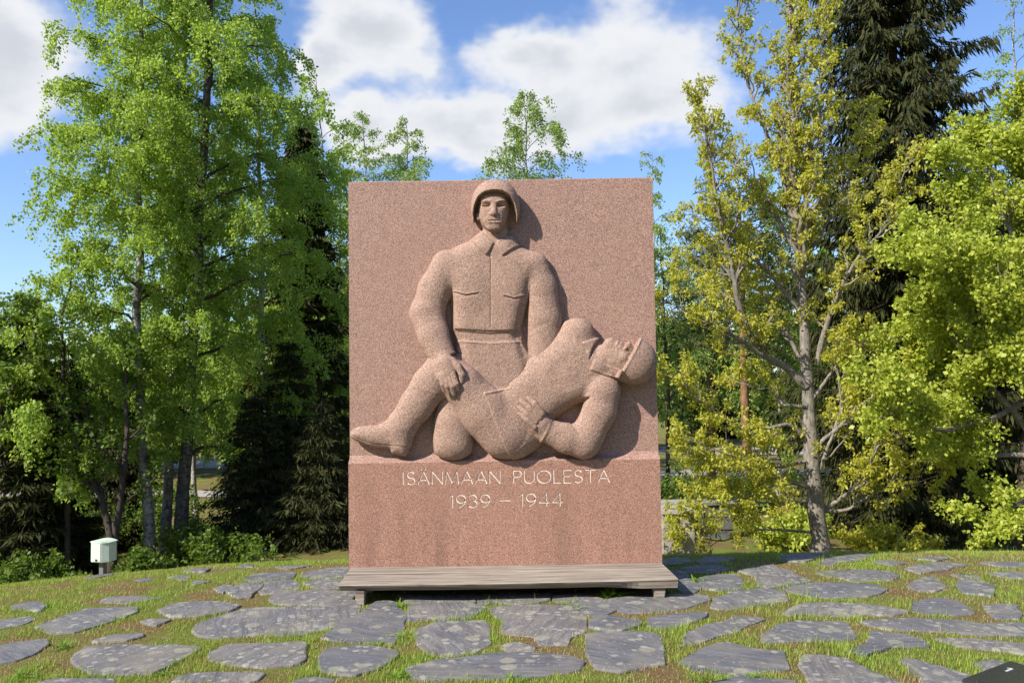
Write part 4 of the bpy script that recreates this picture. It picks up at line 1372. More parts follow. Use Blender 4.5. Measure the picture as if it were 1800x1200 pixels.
def make_bin():
    Y = 2.9
    p = at(180, 985, Y); k = (Y + 6.4) / FPX
    t = NT('pale_green_plastic')
    m = t.finish(t.ramp(t.noise(20, 4, 0.6), [(0.3, (0.52, 0.62, 0.50)), (0.7, (0.62, 0.72, 0.60))]), 0.45)
    m2 = NT('dark_lock').finish((0.05, 0.05, 0.05), 0.4)
    mp = NT('grey_post').finish((0.16, 0.16, 0.15), 0.5)
    zg = hf(p[0], Y)
    o = empty('litter_box', (p[0], Y, zg), math.radians(-14))
    tag(o, 'pale green box on a short post on the grass slope before the birches', 'box')
    w, h, d = 36 * k, 37 * k, 0.17
    z0 = p[2] - zg
    bm = bmesh.new()
    # body with bevelled front: plan outline
    prof = [(-w / 2, d / 2), (-w / 2, -d * 0.25), (-w * 0.30, -d / 2), (w * 0.24, -d / 2), (w / 2, -d * 0.2), (w / 2, d / 2)]
    lo = [bm.verts.new((x, y, z0)) for x, y in prof]; hi = [bm.verts.new((x * 0.985, y, z0 + h * 0.9)) for x, y in prof]
    for i in range(len(prof)):
        j = (i + 1) % len(prof); bm.faces.new((lo[i], lo[j], hi[j], hi[i]))
    bm.faces.new(lo[::-1]); bm.faces.new(hi)
    bmesh.ops.recalc_face_normals(bm, faces=bm.faces)
    bm_obj('body', bm, m, o)
    bm = bmesh.new(); rbox(bm, (-w * 0.27, -d / 2 - 0.006, z0 + h * 0.02), (w * 0.21, -d / 2 + 0.004, z0 + h * 0.88), 0.003); bm_obj('front_panel', bm, m, o)
    bm = bmesh.new()
    n = 8
    rows = []
    for i in range(n + 1):
        s_ = i / n; x = (-0.54 + 1.08 * s_) * w; z = z0 + h * (0.90 + 0.10 * math.sin(math.pi * s_) ** 0.8)
        rows.append([bm.verts.new((x, -d * 0.56 + d * 0.28 * abs(2 * s_ - 1) ** 2, z)), bm.verts.new((x, d * 0.55, z)), bm.verts.new((x, d * 0.55, z0 + h * 0.885)), bm.verts.new((x, -d * 0.56 + d * 0.28 * abs(2 * s_ - 1) ** 2, z0 + h * 0.885))])
    for a, b in zip(rows[:-1], rows[1:]):
        for j in range(4): bm.faces.new((a[j], a[(j + 1) % 4], b[(j + 1) % 4], b[j]))
    bm.faces.new(rows[0]); bm.faces.new(rows[-1])
    bmesh.ops.recalc_face_normals(bm, faces=bm.faces)
    bm_obj('lid', bm, m, o)
    bm = bmesh.new(); rbox(bm, (-0.018, -d / 2 - 0.012, z0 + h * 0.06), (0.012, -d / 2 - 0.004, z0 + h * 0.15), 0.003); bm_obj('lock', bm, m2, o)
    bm = bmesh.new(); rbox(bm, (-0.03, -0.02, -0.15), (0.03, 0.04, z0 + 0.02), 0.004); bm_obj('post', bm, mp, o)


make_bin()

# ------------------------------------------------------------------ trees
class Tubes:
    def __init__(self): self.V, self.F, self.n = [], [], 0

    def add(self, pts, rad, sides=6):
        pts = np.asarray(pts, float); m = len(pts)
        rad = np.asarray(rad, float)
        t = np.gradient(pts, axis=0); t /= np.linalg.norm(t, axis=1, keepdims=True) + 1e-9
        ref = np.array([0.37, 0.91, 0.18])
        a = np.cross(t, ref); a /= np.linalg.norm(a, axis=1, keepdims=True) + 1e-9
        b = np.cross(t, a)
        ang = np.arange(sides) * 2 * np.pi / sides
        ring = pts[:, None, :] + rad[:, None, None] * (np.cos(ang)[None, :, None] * a[:, None, :] + np.sin(ang)[None, :, None] * b[:, None, :])
        self.V.append(ring.reshape(-1, 3))
        i = np.arange(m - 1)[:, None] * sides; j = np.arange(sides)[None, :]; k = (j + 1) % sides
        f = np.stack([i + j, i + k, i + sides + k, i + sides + j], -1).reshape(-1, 4) + self.n
        self.F.append(f); self.n += m * sides

    def build(self, name, mat, parent):
        return np_mesh(name, np.concatenate(self.V), np.concatenate(self.F), mat, parent, True)


def leaf_mesh(name, P, size, mat, parent, droop=0.35, aspect=0.62, jit=0.25, fold=0.0):
    """one diamond leaf per point; droop pulls the tips down"""
    n = len(P)
    d = rng.normal(0, 1, (n, 3)); d[:, 2] -= droop * 2
    d /= np.linalg.norm(d, axis=1, keepdims=True)
    q = rng.normal(0, 1, (n, 3)); s = np.cross(d, q); s /= np.linalg.norm(s, axis=1, keepdims=True) + 1e-9
    L = size * (1 + jit * rng.normal(0, 1, n)).clip(0.45, 1.7)[:, None]
    W = L * aspect * 0.5
    V = np.empty((n, 4, 3))
    V[:, 0] = P; V[:, 1] = P + d * L * 0.42 + s * W; V[:, 2] = P + d * L; V[:, 3] = P + d * L * 0.42 - s * W
    F = np.arange(n * 4).reshape(n, 4)
    o = np_mesh(name, V.reshape(-1, 3), F, mat, parent)
    o['kind'] = 'stuff'
    return o


def rot_about(v, ax, a):
    return v * math.cos(a) + np.cross(ax, v) * math.sin(a) + ax * (ax @ v) * (1 - math.cos(a))


def bark(name, a, b, scale, bands=None, rough=0.9):
    t = NT(name)
    v = t.vec('Object', (1, 1, 0.35))
    n = t.noise(scale, 6, 0.7, v)
    c = t.ramp(n, [(0.3, a), (0.68, b)])
    if bands:
        z = t.vec('Object', (1.6, 1.6, 4.0))
        f = t.ramp(t.noise(5.5, 5, 0.75, z), [(0.50, 0.0), (0.60, 1.0)])
        c = t.mix(t.math('MULTIPLY', f, 0.8), c, bands)
        patch = t.ramp(t.noise(5.0, 5, 0.7, t.vec('Object', (1.5, 1.5, 0.45))), [(0.46, 0.0), (0.62, 1.0)])
        c = t.mix(t.math('MULTIPLY', patch, 0.75), c, tuple(x * 1.8 for x in bands))
    return t.finish(c, rough, n, 0.8, 0.03, 0.15)


M_BIRCHBARK = bark('birch_bark', (0.20, 0.19, 0.165), (0.55, 0.53, 0.48), 14, (0.035, 0.03, 0.027))
M_DARKBARK = bark('dark_bark', (0.035, 0.028, 0.022), (0.10, 0.08, 0.065), 18)
M_TWIG = bark('twig_bark', (0.05, 0.037, 0.03), (0.11, 0.085, 0.07), 25)
M_OAKBARK = bark('grey_lichened_bark', (0.10, 0.085, 0.07), (0.34, 0.305, 0.26), 26)
M_PINEBARK = bark('pine_bark', (0.13, 0.065, 0.035), (0.30, 0.17, 0.10), 14)

LEAF = {
    'birch': leafmat('birch_leaf', [(0.185, 0.27, 0.045), (0.255, 0.355, 0.062), (0.33, 0.425, 0.095), (0.21, 0.305, 0.05)], 0.46, tboost=1.75),
    'birch_far': leafmat('birch_leaf_far', [(0.19, 0.27, 0.06), (0.25, 0.34, 0.085), (0.31, 0.40, 0.12)], 0.42),
    'maple': leafmat('maple_leaf_dark', [(0.075, 0.13, 0.017), (0.11, 0.175, 0.022), (0.15, 0.22, 0.035)], 0.38),
    'oak': leafmat('oak_leaf_young', [(0.34, 0.335, 0.038), (0.43, 0.415, 0.052), (0.32, 0.35, 0.042), (0.47, 0.43, 0.085)], 0.42, tboost=1.7),
    'lime': leafmat('lime_leaf_young', [(0.28, 0.335, 0.04), (0.36, 0.42, 0.056), (0.43, 0.47, 0.08), (0.24, 0.30, 0.034)], 0.38, tboost=1.7),
    'spruce': leafmat('spruce_needles', [(0.022, 0.030, 0.009), (0.038, 0.047, 0.013), (0.055, 0.060, 0.018), (0.06, 0.05, 0.02)], 0.1, 0.7, spec=0.15),
    'pine': leafmat('pine_needles', [(0.045, 0.065, 0.02), (0.07, 0.095, 0.03), (0.10, 0.12, 0.045)], 0.12, 0.7, spec=0.15),
    'shrub': leafmat('shrub_leaf', [(0.07, 0.12, 0.02), (0.10, 0.17, 0.025), (0.15, 0.22, 0.035)], 0.35),
}
TREES = 'trees around the memorial'


def base_z(x, y): return hf(x, y) - 0.06


def crooked(a, b, n, amp):
    """n points from a to b with gentle wandering"""
    a, b = np.array(a, float), np.array(b, float)
    L = np.linalg.norm(b - a)
    t = np.linspace(0, 1, n)[:, None]
    w = np.cumsum(rng.normal(0, 1, (n, 3)), 0); w -= t * w[-1]
    w *= amp * L / (np.abs(w).max() + 1e-6)
    return a + (b - a) * t + w


def interp(P, t):
    P = np.asarray(P); s = np.concatenate([[0], np.cumsum(np.linalg.norm(np.diff(P, axis=0), axis=1))]); s /= s[-1]
    return np.array([np.interp(t, s, P[:, i]) for i in range(3)]).T


def birch(px_path, Y, top_z, reach, nleaf, label, leaf='birch', size=0.05, low=1.4, r0=0.11, name='birch_tree', nb=46, pend=0.75, dens_top=1.0, bark_m=None, foliage_name='crown', spread=1.0, lean_y=0.0, vis_z=-9.0):
    """silver birch: straight white trunk, rising limbs, hanging twigs. px_path: trunk pixels from the ground up"""
    b0 = at(px_path[0][0], px_path[0][1], Y)
    zg = base_z(b0[0], Y)
    P = [np.array([b0[0], Y, zg])]
    for k, (px, py) in enumerate(px_path):
        p = at(px, py, Y + lean_y * k)
        if p[2] > P[-1][2] + 0.2: P.append(p)
    if top_z > P[-1][2] + 0.3:
        P.append(np.array([P[-1][0] + rng.normal(0, 0.12), P[-1][1] + rng.normal(0, 0.1), top_z]))
    P = np.array(P)
    t_ = empty(name, P[0])
    tag(t_, label, 'tree', TREES)
    H = P[-1][2] - P[0][2]
    T = interp(P, np.linspace(0, 1, 24))
    T[1:-1, :2] += rng.normal(0, 0.018, (22, 2))
    tt = np.linspace(0, 1, 24)
    rad = r0 * (1 - tt) ** 0.8 + 0.008; rad[0] *= 1.35; rad[1] *= 1.12
    tr = Tubes(); tr.add(T - P[0], rad, 10)
    tr.build('trunk', bark_m or M_BIRCHBARK, t_)
    br = Tubes(); pts = []; 
    h0 = low / H
    for i in range(nb):
        f = h0 + (0.985 - h0) * ((i + rng.random()) / nb)
        s = interp(T, np.array([f]))[0]
        a = i * 2.4 + rng.uniform(-0.5, 0.5)
        g = (f - h0) / (1 - h0)
        env = reach * (0.35 + 0.85 * min(1, g * 3.2)) * (1 - max(0, g - 0.30) / 0.72) ** 0.75 + 0.12
        L = env * rng.uniform(0.65, 1.08)
        up = (0.55 + 0.5 * g) * spread
        d = np.array([math.cos(a), math.sin(a), 0])
        q = np.linspace(0, 1, 7)[:, None]
        c = s + d * L * q + np.array([0, 0, 1.0]) * (L * up * (q - 0.62 * q ** 2.4))
        c[1:] += rng.normal(0, 0.03 * L, (6, 3))
        r = np.interp(f, tt, rad) * 0.42
        br.add(c - P[0], np.linspace(max(r, 0.010), 0.004, 7), 4)
        # twigs that leave the limb and then hang
        m = int(5 + 8 * L)
        for k in range(m):
            u = rng.uniform(0.18, 1.0)
            b = interp(c, np.array([u]))[0]
            aa = a + rng.normal(0, 0.95)
            dd = np.array([math.cos(aa), math.sin(aa), rng.uniform(-0.1, 0.7)])
            l2 = L * 0.30 * rng.uniform(0.5, 1.1) + 0.10
            hang = pend * rng.uniform(0.3, 1.25) * (0.25 + 0.35 * L)
            w = np.linspace(0, 1, 6)[:, None]
            tw = b + dd * l2 * (1.6 * w - 0.6 * w * w) + np.array([0, 0, -1.0]) * hang * w ** 1.8
            tw[1:] += rng.normal(0, 0.02, (5, 3))
            if k % 3 == 0: br.add(tw[::2] - P[0], np.linspace(0.0045, 0.002, 3), 3)
            pts.append((tw, (l2 + hang)))
    br.build('branches', M_TWIG, t_)['kind'] = 'stuff'
    wts = np.array([p[1] * (0.3 if p[0][0][2] > 11.0 else 1.0) * (0.22 if p[0][0][2] < vis_z else 1.0) for p in pts]); wts = wts / wts.sum()
    cnt = rng.multinomial(nleaf, wts)
    LP = []
    for (tw, L), c in zip(pts, cnt):
        u = rng.uniform(0.12, 1.04, c)
        LP.append(interp(tw, np.clip(u, 0, 1)) + rng.normal(0, 0.036 + 0.012 * L, (c, 3)))
    LP = np.concatenate(LP)
    leaf_mesh(foliage_name, LP - P[0], size, LEAF[leaf], t_, 0.5, 0.7)
    return t_


def spruce(px, Y, top_z, reach, label, name='spruce_tree', nwh=34, size=0.16, leaf='spruce', low=0.4, per=11, cards=30, lean=0.0, tw=0.12, droop=0.35, hang=0.5):
    b0 = at(px, 900, Y); x = b0[0]; zg = base_z(x, Y)
    base = np.array([x, Y, zg]); H = top_z - zg
    t_ = empty(name, base); tag(t_, label, 'tree', TREES)
    T = np.array([(lean * H * f ** 1.5, 0, H * f) for f in np.linspace(0, 1, 14)]); T[1:-1, :2] += rng.normal(0, 0.015, (12, 2))
    tr = Tubes(); tr.add(T, tw * (1 - np.linspace(0, 1, 14)) ** 0.9 + 0.01, 9); tr.build('trunk', M_DARKBARK, t_)
    br = Tubes(); P, D = [], []
    for i in range(nwh):
        g = (i + rng.uniform(0, 0.8)) / nwh
        z = low + (H - low) * g ** 0.92
        R = reach * (1 - g) ** 0.72 * (0.82 if g > 0.06 else 0.7) + 0.08
        n = max(4, int(per * (1 - 0.55 * g)))
        for k in range(n):
            a = 2 * math.pi * (k + rng.random() * 0.7) / n + i
            L = R * rng.uniform(0.68, 1.1)
            q = np.linspace(0, 1, 6)[:, None]
            d = np.array([math.cos(a), math.sin(a), 0])
            s = np.array([np.interp(z / H, np.linspace(0, 1, 14), T[:, 0]), 0, z])
            c = s + d * L * q + np.array([0, 0, 1.0]) * (L * (-droop * q + 0.55 * droop * q ** 3 - 0.0))
            c[1:] += rng.normal(0, 0.02 * L, (5, 3))
            br.add(c, np.linspace(0.016 * (1 - g) + 0.006, 0.003, 6), 4)
            m = int(3.2 * cards * (0.3 + L / reach))
            u = rng.uniform(0.10, 1.02, m)
            b = interp(c, np.clip(u, 0, 1))
            side = np.cross(d, [0, 0, 1.0])
            sg = rng.choice([-1, 1], m)[:, None]
            off = rng.uniform(0, 1, (m, 1)) * (0.26 * L * (1.05 - u)[:, None] + 0.06)
            P.append(b + side * sg * off + rng.normal(0, 0.03, (m, 3)) - np.array([0, 0, 1]) * off * 0.35)
            dd = d * 0.55 + side * sg * 0.55 + np.array([0, 0, -1.0]) * rng.uniform(hang * 0.4, hang * 2.2, (m, 1)) + rng.normal(0, 0.28, (m, 3))
            D.append(dd)
    br.build('branches', M_TWIG, t_)['kind'] = 'stuff'
    P = np.concatenate(P); D = np.concatenate(D); D /= np.linalg.norm(D, axis=1, keepdims=True)
    n = len(P)
    # each spray of needles is a narrow blade
    L = size * rng.uniform(0.55, 1.35, n)[:, None]; W = L * rng.uniform(0.065, 0.115, n)[:, None]
    Q = rng.normal(0, 1, (n, 3)); S1 = np.cross(D, Q); S1 /= np.linalg.norm(S1, axis=1, keepdims=True); S2 = np.cross(D, S1)
    V = np.empty((n, 4, 3))
    V[:, 0] = P - D * L * 0.05; V[:, 1] = P + D * L * 0.45 + S1 * W; V[:, 2] = P + D * L; V[:, 3] = P + D * L * 0.35 - S1 * W
    np_mesh('crown', V.reshape(-1, 3), np.arange(n * 4).reshape(-1, 4), LEAF[leaf], t_)['kind'] = 'stuff'
    return t_


def grow(br, pts, c, r, depth, length, spread, up, nsub, minr=0.0035, leafpts=None, sides=5, base=None):
    """side shoots along the polyline c, recursively; collects twig ends for leaves"""
    m = nsub[0]
    for k in range(m):
        u = min(1.0, (k + rng.random()) / m * 0.86 + 0.16)
        b = interp(c, np.array([u]))[0]
        t = interp(c, np.array([min(1, u + 0.05)]))[0] - interp(c, np.array([max(0, u - 0.05)]))[0]
        t /= np.linalg.norm(t) + 1e-9
        ax = np.cross(t, rng.normal(0, 1, 3)); ax /= np.linalg.norm(ax)
        d = rot_about(t, ax, rng.uniform(0.5, 1.1) * spread)
        d[2] += up; d /= np.linalg.norm(d)
        L = length * rng.uniform(0.5, 1.15) * (1.1 - 0.5 * u)
        q = np.linspace(0, 1, 6)[:, None]
        cc = b + d * L * q + np.array([0, 0, 1.0]) * up * 0.5 * L * q ** 2
        cc[1:] += np.cumsum(rng.normal(0, 0.05 * L, (5, 3)), 0)
        rr = max(minr, r * (1 - 0.6 * u) * 0.5)
        br.add(cc - base, np.linspace(rr, max(minr * 0.6, rr * 0.35), 6), sides if rr > 0.012 else 3)
        if depth > 1:
            grow(br, pts, cc, rr, depth - 1, length * 0.55, spread, up, nsub[1:], minr, leafpts, sides, base)
        if depth == 1:
            leafpts.append(cc)


def clumps(lp, per, nclump, spreadr, tip=0.35):
    out = []
    for c in lp:
        u = np.clip(rng.uniform(tip, 1.08, nclump), 0, 1)
        b = interp(c, u)
        for p in b:
            out.append(p + rng.normal(0, spreadr, (per, 3)))
    return np.concatenate(out)


# ---- the tall silver birches by the mound's left slope
birch([(263, 980), (252, 800), (242, 600), (244, 440), (246, 300), (246, 150), (248, 0)], 8.6, 14.5, 1.32, 72000,
      'tall silver birch, leftmost of the three trunks behind the pale green box', r0=0.088, low=1.9, size=0.053, nb=64)
birch([(291, 981), (298, 860), (302, 700), (305, 600), (312, 450), (318, 300), (322, 150)], 9.6, 15.0, 1.6, 56000,
      'white-stemmed birch, middle one of the three trunks by the pale green box', r0=0.088, low=2.2, size=0.053, nb=60)
birch([(314, 981), (322, 850), (336, 650), (345, 500), (352, 350), (362, 200), (370, 60)], 9.1, 15.0, 1.95, 84000,
      'dark-trunked tall birch, rightmost of the three trunks by the pale green box', r0=0.115, low=2.0, size=0.053, nb=66, bark_m=bark('old_birch_bark', (0.06, 0.052, 0.045), (0.22, 0.20, 0.175), 14, (0.03, 0.026, 0.022)))
birch([(470, 975), (468, 800), (462, 600), (458, 400), (455, 200), (452, 60)], 11.4, 10.6, 1.4, 54000,
      'leafy birch in front of the dark spruce beside the memorial', r0=0.08, low=1.0, size=0.056, nb=60)
birch([(120, 985), (118, 850), (112, 700), (108, 560)], 7.6, 4.1, 0.95, 20000,
      'low birch with hanging branches left of the pale green box', r0=0.045, low=1.5, size=0.056, name='young_birch_tree', nb=36, bark_m=M_DARKBARK)
birch([(563, 975), (562, 800), (560, 600), (562, 420), (568, 300)], 14.5, 9.6, 1.7, 24000,
      'slim birch with thin white stem close beside the memorial, under the spruce', r0=0.05, low=0.8, size=0.075, nb=50)
birch([(343, 975), (341, 850), (340, 700), (338, 600)], 15.0, 9.0, 1.6, 14000,
      'thin white-stemmed birch standing behind the three big trunks', r0=0.06, low=2.0, size=0.085)

# ---- dark spruces on the left
spruce(528, 13.6, 8.3, 1.9, 'dark spruce behind the leafy birch, taller than the memorial', size=0.30, nwh=38, cards=44)
spruce(448, 10.0, 1.5, 1.6, 'low dark spruce with wide skirts below the leafy birch', nwh=20, size=0.14, cards=44, low=0.05)
spruce(566, 9.4, 1.3, 1.3, 'small dark spruce close to the left edge of the memorial', nwh=18, size=0.14, cards=40, low=0.05)
spruce(508, 11.0, 2.6, 1.7, 'dark young spruce between the two low ones below the leafy birch', nwh=20, size=0.16, cards=40, low=0.05)
spruce(48, 7.6, 2.9, 0.85, 'young spruce standing at the far left foot of the mound', nwh=20, size=0.2, cards=34, low=0.05)
spruce(112, 8.6, 2.5, 0.8, 'young spruce between the box and the far left spruce', nwh=18, size=0.2, cards=34, low=0.05)
spruce(215, 12.0, 2.1, 1.2, 'bushy young spruce behind the pale green box', nwh=16, size=0.24, cards=40, low=0.05)


# ---- the twisted dark maple behind the box
def limb_tree(name, label, Y, limbs, leaf, leafsize, nsub, length, per, nclump, spreadr, barkm, up=0.12, spread=1.0, tip=0.3, aspect=0.75, droop=0.3, trunk_i=0, tmat=None):
    """limbs: list of (pixel polyline, start radius m, end radius m, depth drift m); the first is the trunk"""
    b0 = at(*limbs[0][0][0], Y); base = np.array([b0[0], Y, base_z(b0[0], Y)])
    t_ = empty(name, base); tag(t_, label, 'tree', TREES)
    tr = Tubes(); br = Tubes(); lp = []
    for i, (pl, ra, rb, drift, *_) in enumerate(limbs):
        off = 0.0 if i == 0 else (limbs[i][4] if len(limbs[i]) > 4 else 0.0)
        n = len(pl)
        P = np.array([at(px, py, Y + off + drift * (k / (n - 1)) ** 1.2) for k, (px, py) in enumerate(pl)])
        if i == 0:
            P = np.concatenate([[np.array([P[0][0], P[0][1], base[2]])], P[P[:, 2] > base[2] + 0.1]])
        C = interp(P, np.linspace(0, 1, 5 * n))
        if i: C[1:] += np.cumsum(rng.normal(0, 0.006, (len(C) - 1, 3)), 0)
        else: C[1:] += rng.normal(0, 0.006, (len(C) - 1, 3))
        rad = (rb + (ra - rb) * (1 - np.linspace(0, 1, len(C))) ** (1.5 if i == 0 else 1.2)) * (1 + 0.06 * rng.normal(0, 1, len(C)))
        if i == 0: rad[:3] *= (1.35, 1.18, 1.06)
        if i == 0: tr.add(C - base, rad, 10)
        else:
            lb = Tubes(); lb.add(C - base, rad, 7); lb.build('limb', barkm, t_)
        Lp = np.linalg.norm(np.diff(C, axis=0), axis=1).sum()
        k = max(3, int(nsub[0] * Lp))
        grow(br, None, C if i else C[int(len(C) * 0.35):], ra, len(nsub), length, spread, up, [k] + list(nsub[1:]), 0.0035, lp, 5, base)
    tr.build('trunk', tmat or barkm, t_)
    br.build('twigs', barkm, t_)['kind'] = 'stuff'
    LP = clumps(lp, per, nclump, spreadr, tip)
    leaf_mesh('crown', LP - base, leafsize, LEAF[leaf], t_, droop, aspect)
    return len(LP)


limb_tree('maple_tree', 'dark twisted maple forking low behind the pale green box', 7.2,
          [([(198, 985), (192, 930), (180, 880), (165, 830), (158, 760), (150, 690)], 0.085, 0.03, 0.6),
           ([(200, 960), (212, 890), (222, 820), (226, 740), (222, 680), (228, 610)], 0.07, 0.02, 0.4, 0.1),
           ([(180, 880), (150, 850), (125, 845), (110, 860)], 0.025, 0.008, -0.5),
           ([(158, 760), (110, 700), (70, 660), (30, 640)], 0.035, 0.012, -0.6, 0.6)],
          'maple', 0.075, (3, 3), 0.75, 7, 4, 0.06, M_DARKBARK)
limb_tree('maple_tree', 'dark green maple crown at the edge of the lawn left of the birches', 7.0,
          [([(-20, 990), (-10, 850), (0, 720), (10, 640), (15, 580)], 0.09, 0.03, 0.4),
           ([(0, 720), (40, 660), (60, 620), (70, 560)], 0.04, 0.012, -0.3),
           ([(5, 680), (-20, 600), (-30, 540)], 0.04, 0.012, 0.3),
           ([(10, 640), (40, 570), (45, 530)], 0.03, 0.01, 0.3, 0.3)],
          'maple', 0.08, (3, 4), 0.6, 8, 5, 0.065, M_DARKBARK)

# ---- birches whose tops rise behind the granite
birch([(925, 900), (925, 600), (926, 400), (926, 250)], 15.0, at(927, 158, 15.0)[2], 1.8, 26000,
      'slender light birch rising directly behind the soldier and the top of the memorial', 'birch_far', 0.056, low=2.2, r0=0.06, nb=64, pend=0.9, vis_z=5.2)
birch([(722, 900), (720, 600), (718, 400), (718, 300)], 18.5, at(717, 212, 18.5)[2], 1.6, 20000,
      'pale birch top above the left half of the memorial, right one of two', 'birch_far', 0.06, low=3.0, r0=0.05, nb=50, pend=0.7, vis_z=5.2)
birch([(645, 900), (645, 600), (643, 400), (642, 280)], 18.0, at(642, 195, 18.0)[2], 1.4, 14000,
      'thin sparse birch top above the left edge of the memorial', 'birch_far', 0.056, low=3.0, r0=0.05, nb=46, pend=0.5, vis_z=5.2)
birch([(598, 900), (598, 600), (597, 400)], 17.5, at(597, 230, 17.5)[2], 1.3, 10000,
      'sparse birch beside the spruce and the left edge of the memorial', 'birch_far', 0.062, low=1.0, r0=0.04, nb=34, pend=0.5)
birch([(1150, 900), (1150, 600), (1150, 400)], 22.0, at(1149, 258, 22.0)[2], 1.4, 9000,
      'faint slim birch top just beyond the right edge of the memorial', 'birch_far', 0.07, low=2.0, r0=0.05, nb=36, pend=0.6)
birch([(1010, 900), (1010, 600), (1012, 420)], 26.0, at(1012, 300, 26.0)[2], 1.1, 2500,
      'distant birch whose tip barely shows above the memorial', 'birch_far', 0.075, low=3.0, r0=0.06, nb=26)

# ---- the oak on the right, its bare limbs showing between young leaves
OAK = [
    ([(1442, 957), (1436, 900), (1430, 850), (1425, 780), (1421, 700), (1415, 620), (1412, 540), (1405, 450), (1398, 375), (1394, 233), (1390, 125), (1386, 0), (1384, -90)], 0.135, 0.012, 0.2),
    ([(1417, 679), (1385, 648), (1339, 623), (1313, 575), (1296, 515), (1290, 470), (1276, 400), (1261, 333), (1245, 250), (1235, 190)], 0.062, 0.008, -0.8),
    ([(1339, 623), (1313, 606), (1270, 580), (1209, 549), (1162, 523)], 0.035, 0.006, -0.5, -0.3),
    ([(1411, 480), (1390, 370), (1373, 292), (1348, 233), (1323, 167), (1302, 62), (1295, -30)], 0.055, 0.006, 0.6, 0.1),
    ([(1411, 420), (1423, 317), (1438, 240), (1448, 196), (1455, 90), (1460, 10)], 0.04, 0.006, -0.4, 0.1),
    ([(1436, 640), (1448, 600), (1461, 567), (1482, 506), (1510, 455), (1557, 400), (1580, 340), (1592, 290)], 0.045, 0.007, -0.8, 0.1),
    ([(1445, 900), (1470, 880), (1487, 870), (1521, 848), (1530, 805), (1543, 779), (1575, 768), (1608, 753)], 0.034, 0.006, -0.9, 0.05),
    ([(1440, 897), (1487, 896), (1530, 870), (1573, 857), (1620, 850), (1673, 835)], 0.032, 0.005, -0.6, 0.05),
    ([(1432, 790), (1455, 765), (1478, 749), (1508, 714), (1565, 679), (1600, 650)], 0.036, 0.006, -0.7, 0.05),
    ([(1425, 857), (1395, 850), (1365, 844), (1331, 827), (1270, 831), (1227, 814)], 0.040, 0.006, -0.6),
    ([(1420, 809), (1383, 818), (1348, 822), (1313, 806), (1260, 790), (1200, 800)], 0.026, 0.005, -0.9),
    ([(1420, 775), (1385, 745), (1352, 753), (1313, 753), (1279, 744), (1248, 714), (1183, 666)], 0.034, 0.005, -0.7),
    ([(1425, 935), (1370, 928), (1335, 931), (1270, 952), (1218, 944), (1170, 931)], 0.022, 0.004, -1.0),
    ([(1419, 714), (1374, 710), (1357, 684), (1326, 679), (1280, 665)], 0.026, 0.005, 0.7),
    ([(1432, 850), (1450, 800), (1462, 760), (1478, 720), (1470, 640), (1478, 590)], 0.034, 0.006, -0.3),
    ([(1420, 660), (1370, 560), (1330, 500), (1250, 470), (1190, 470)], 0.035, 0.006, 0.8),
    ([(1428, 700), (1470, 640), (1530, 600), (1590, 590)], 0.03, 0.005, 0.6),
    ([(1405, 450), (1350, 350), (1290, 280), (1240, 240)], 0.04, 0.006, 0.4),
    ([(1408, 470), (1460, 380), (1500, 300), (1520, 200)], 0.035, 0.006, 0.7),
    ([(1420, 880), (1360, 890), (1300, 880), (1240, 890)], 0.022, 0.004, -1.2),
    ([(1416, 560), (1340, 470), (1270, 420), (1215, 380)], 0.035, 0.005, -0.3),
]
N_OAK = limb_tree('oak_tree', 'half-bare oak with yellowish young leaves and pale spreading limbs', 5.4, OAK, 'oak', 0.052, (7.5, 4), 0.55, 10, 4, 0.034, M_OAKBARK, 0.16, 0.95, 0.5, 0.5, 0.5)

# ---- the big spruce behind the oak
spruce(1600, 9.6, 19.0, 2.9, 'huge dark spruce with hanging branches behind the half-bare oak', nwh=64, size=0.22, per=13, cards=66, low=0.7, lean=-0.01, tw=0.2, droop=0.45, hang=1.0)
spruce(1750, 13.0, 7.0, 1.9, 'dark spruce behind the bright lime tree', nwh=26, size=0.36, per=11, cards=40, low=0.3, hang=0.9)

# ---- the bright lime tree at the right
LIME = [
    ([(1800, 985), (1805, 850), (1812, 700), (1815, 560), (1810, 430), (1805, 300), (1800, 190)], 0.13, 0.02, 0.2),
    ([(1810, 760), (1750, 690), (1690, 620), (1640, 540), (1600, 480)], 0.05, 0.008, -0.6),
    ([(1812, 700), (1740, 740), (1660, 760), (1590, 740), (1540, 690)], 0.045, 0.007, -0.8),
    ([(1815, 600), (1760, 500), (1710, 420), (1680, 350), (1670, 300)], 0.05, 0.008, -0.3),
    ([(1812, 480), (1770, 380), (1740, 300), (1730, 230)], 0.045, 0.007, 0.3),
    ([(1815, 640), (1720, 600), (1650, 600), (1570, 590)], 0.04, 0.006, 0.5),
    ([(1806, 880), (1770, 900), (1730, 905)], 0.03, 0.005, -0.4),
    ([(1812, 650), (1880, 520), (1900, 380)], 0.05, 0.008, 0.2),
    ([(1810, 560), (1740, 530), (1670, 450), (1610, 440)], 0.04, 0.006, -1.0),
    ([(1810, 800), (1720, 800), (1650, 690), (1620, 660)], 0.04, 0.006, 0.4),
    ([(1812, 720), (1780, 650), (1770, 560), (1760, 480)], 0.04, 0.006, -1.1),
    ([(1808, 780), (1870, 700), (1900, 650)], 0.04, 0.006, -0.6),
]
N_LIME = limb_tree('lime_tree', 'bright yellow-green lime tree in fresh leaf at the right edge of the paving', 4.4, LIME, 'lime', 0.052, (7.0, 5), 0.65, 17, 5, 0.055, M_OAKBARK, 0.14, 1.0, 0.25, 0.75, 0.3, tmat=M_DARKBARK)

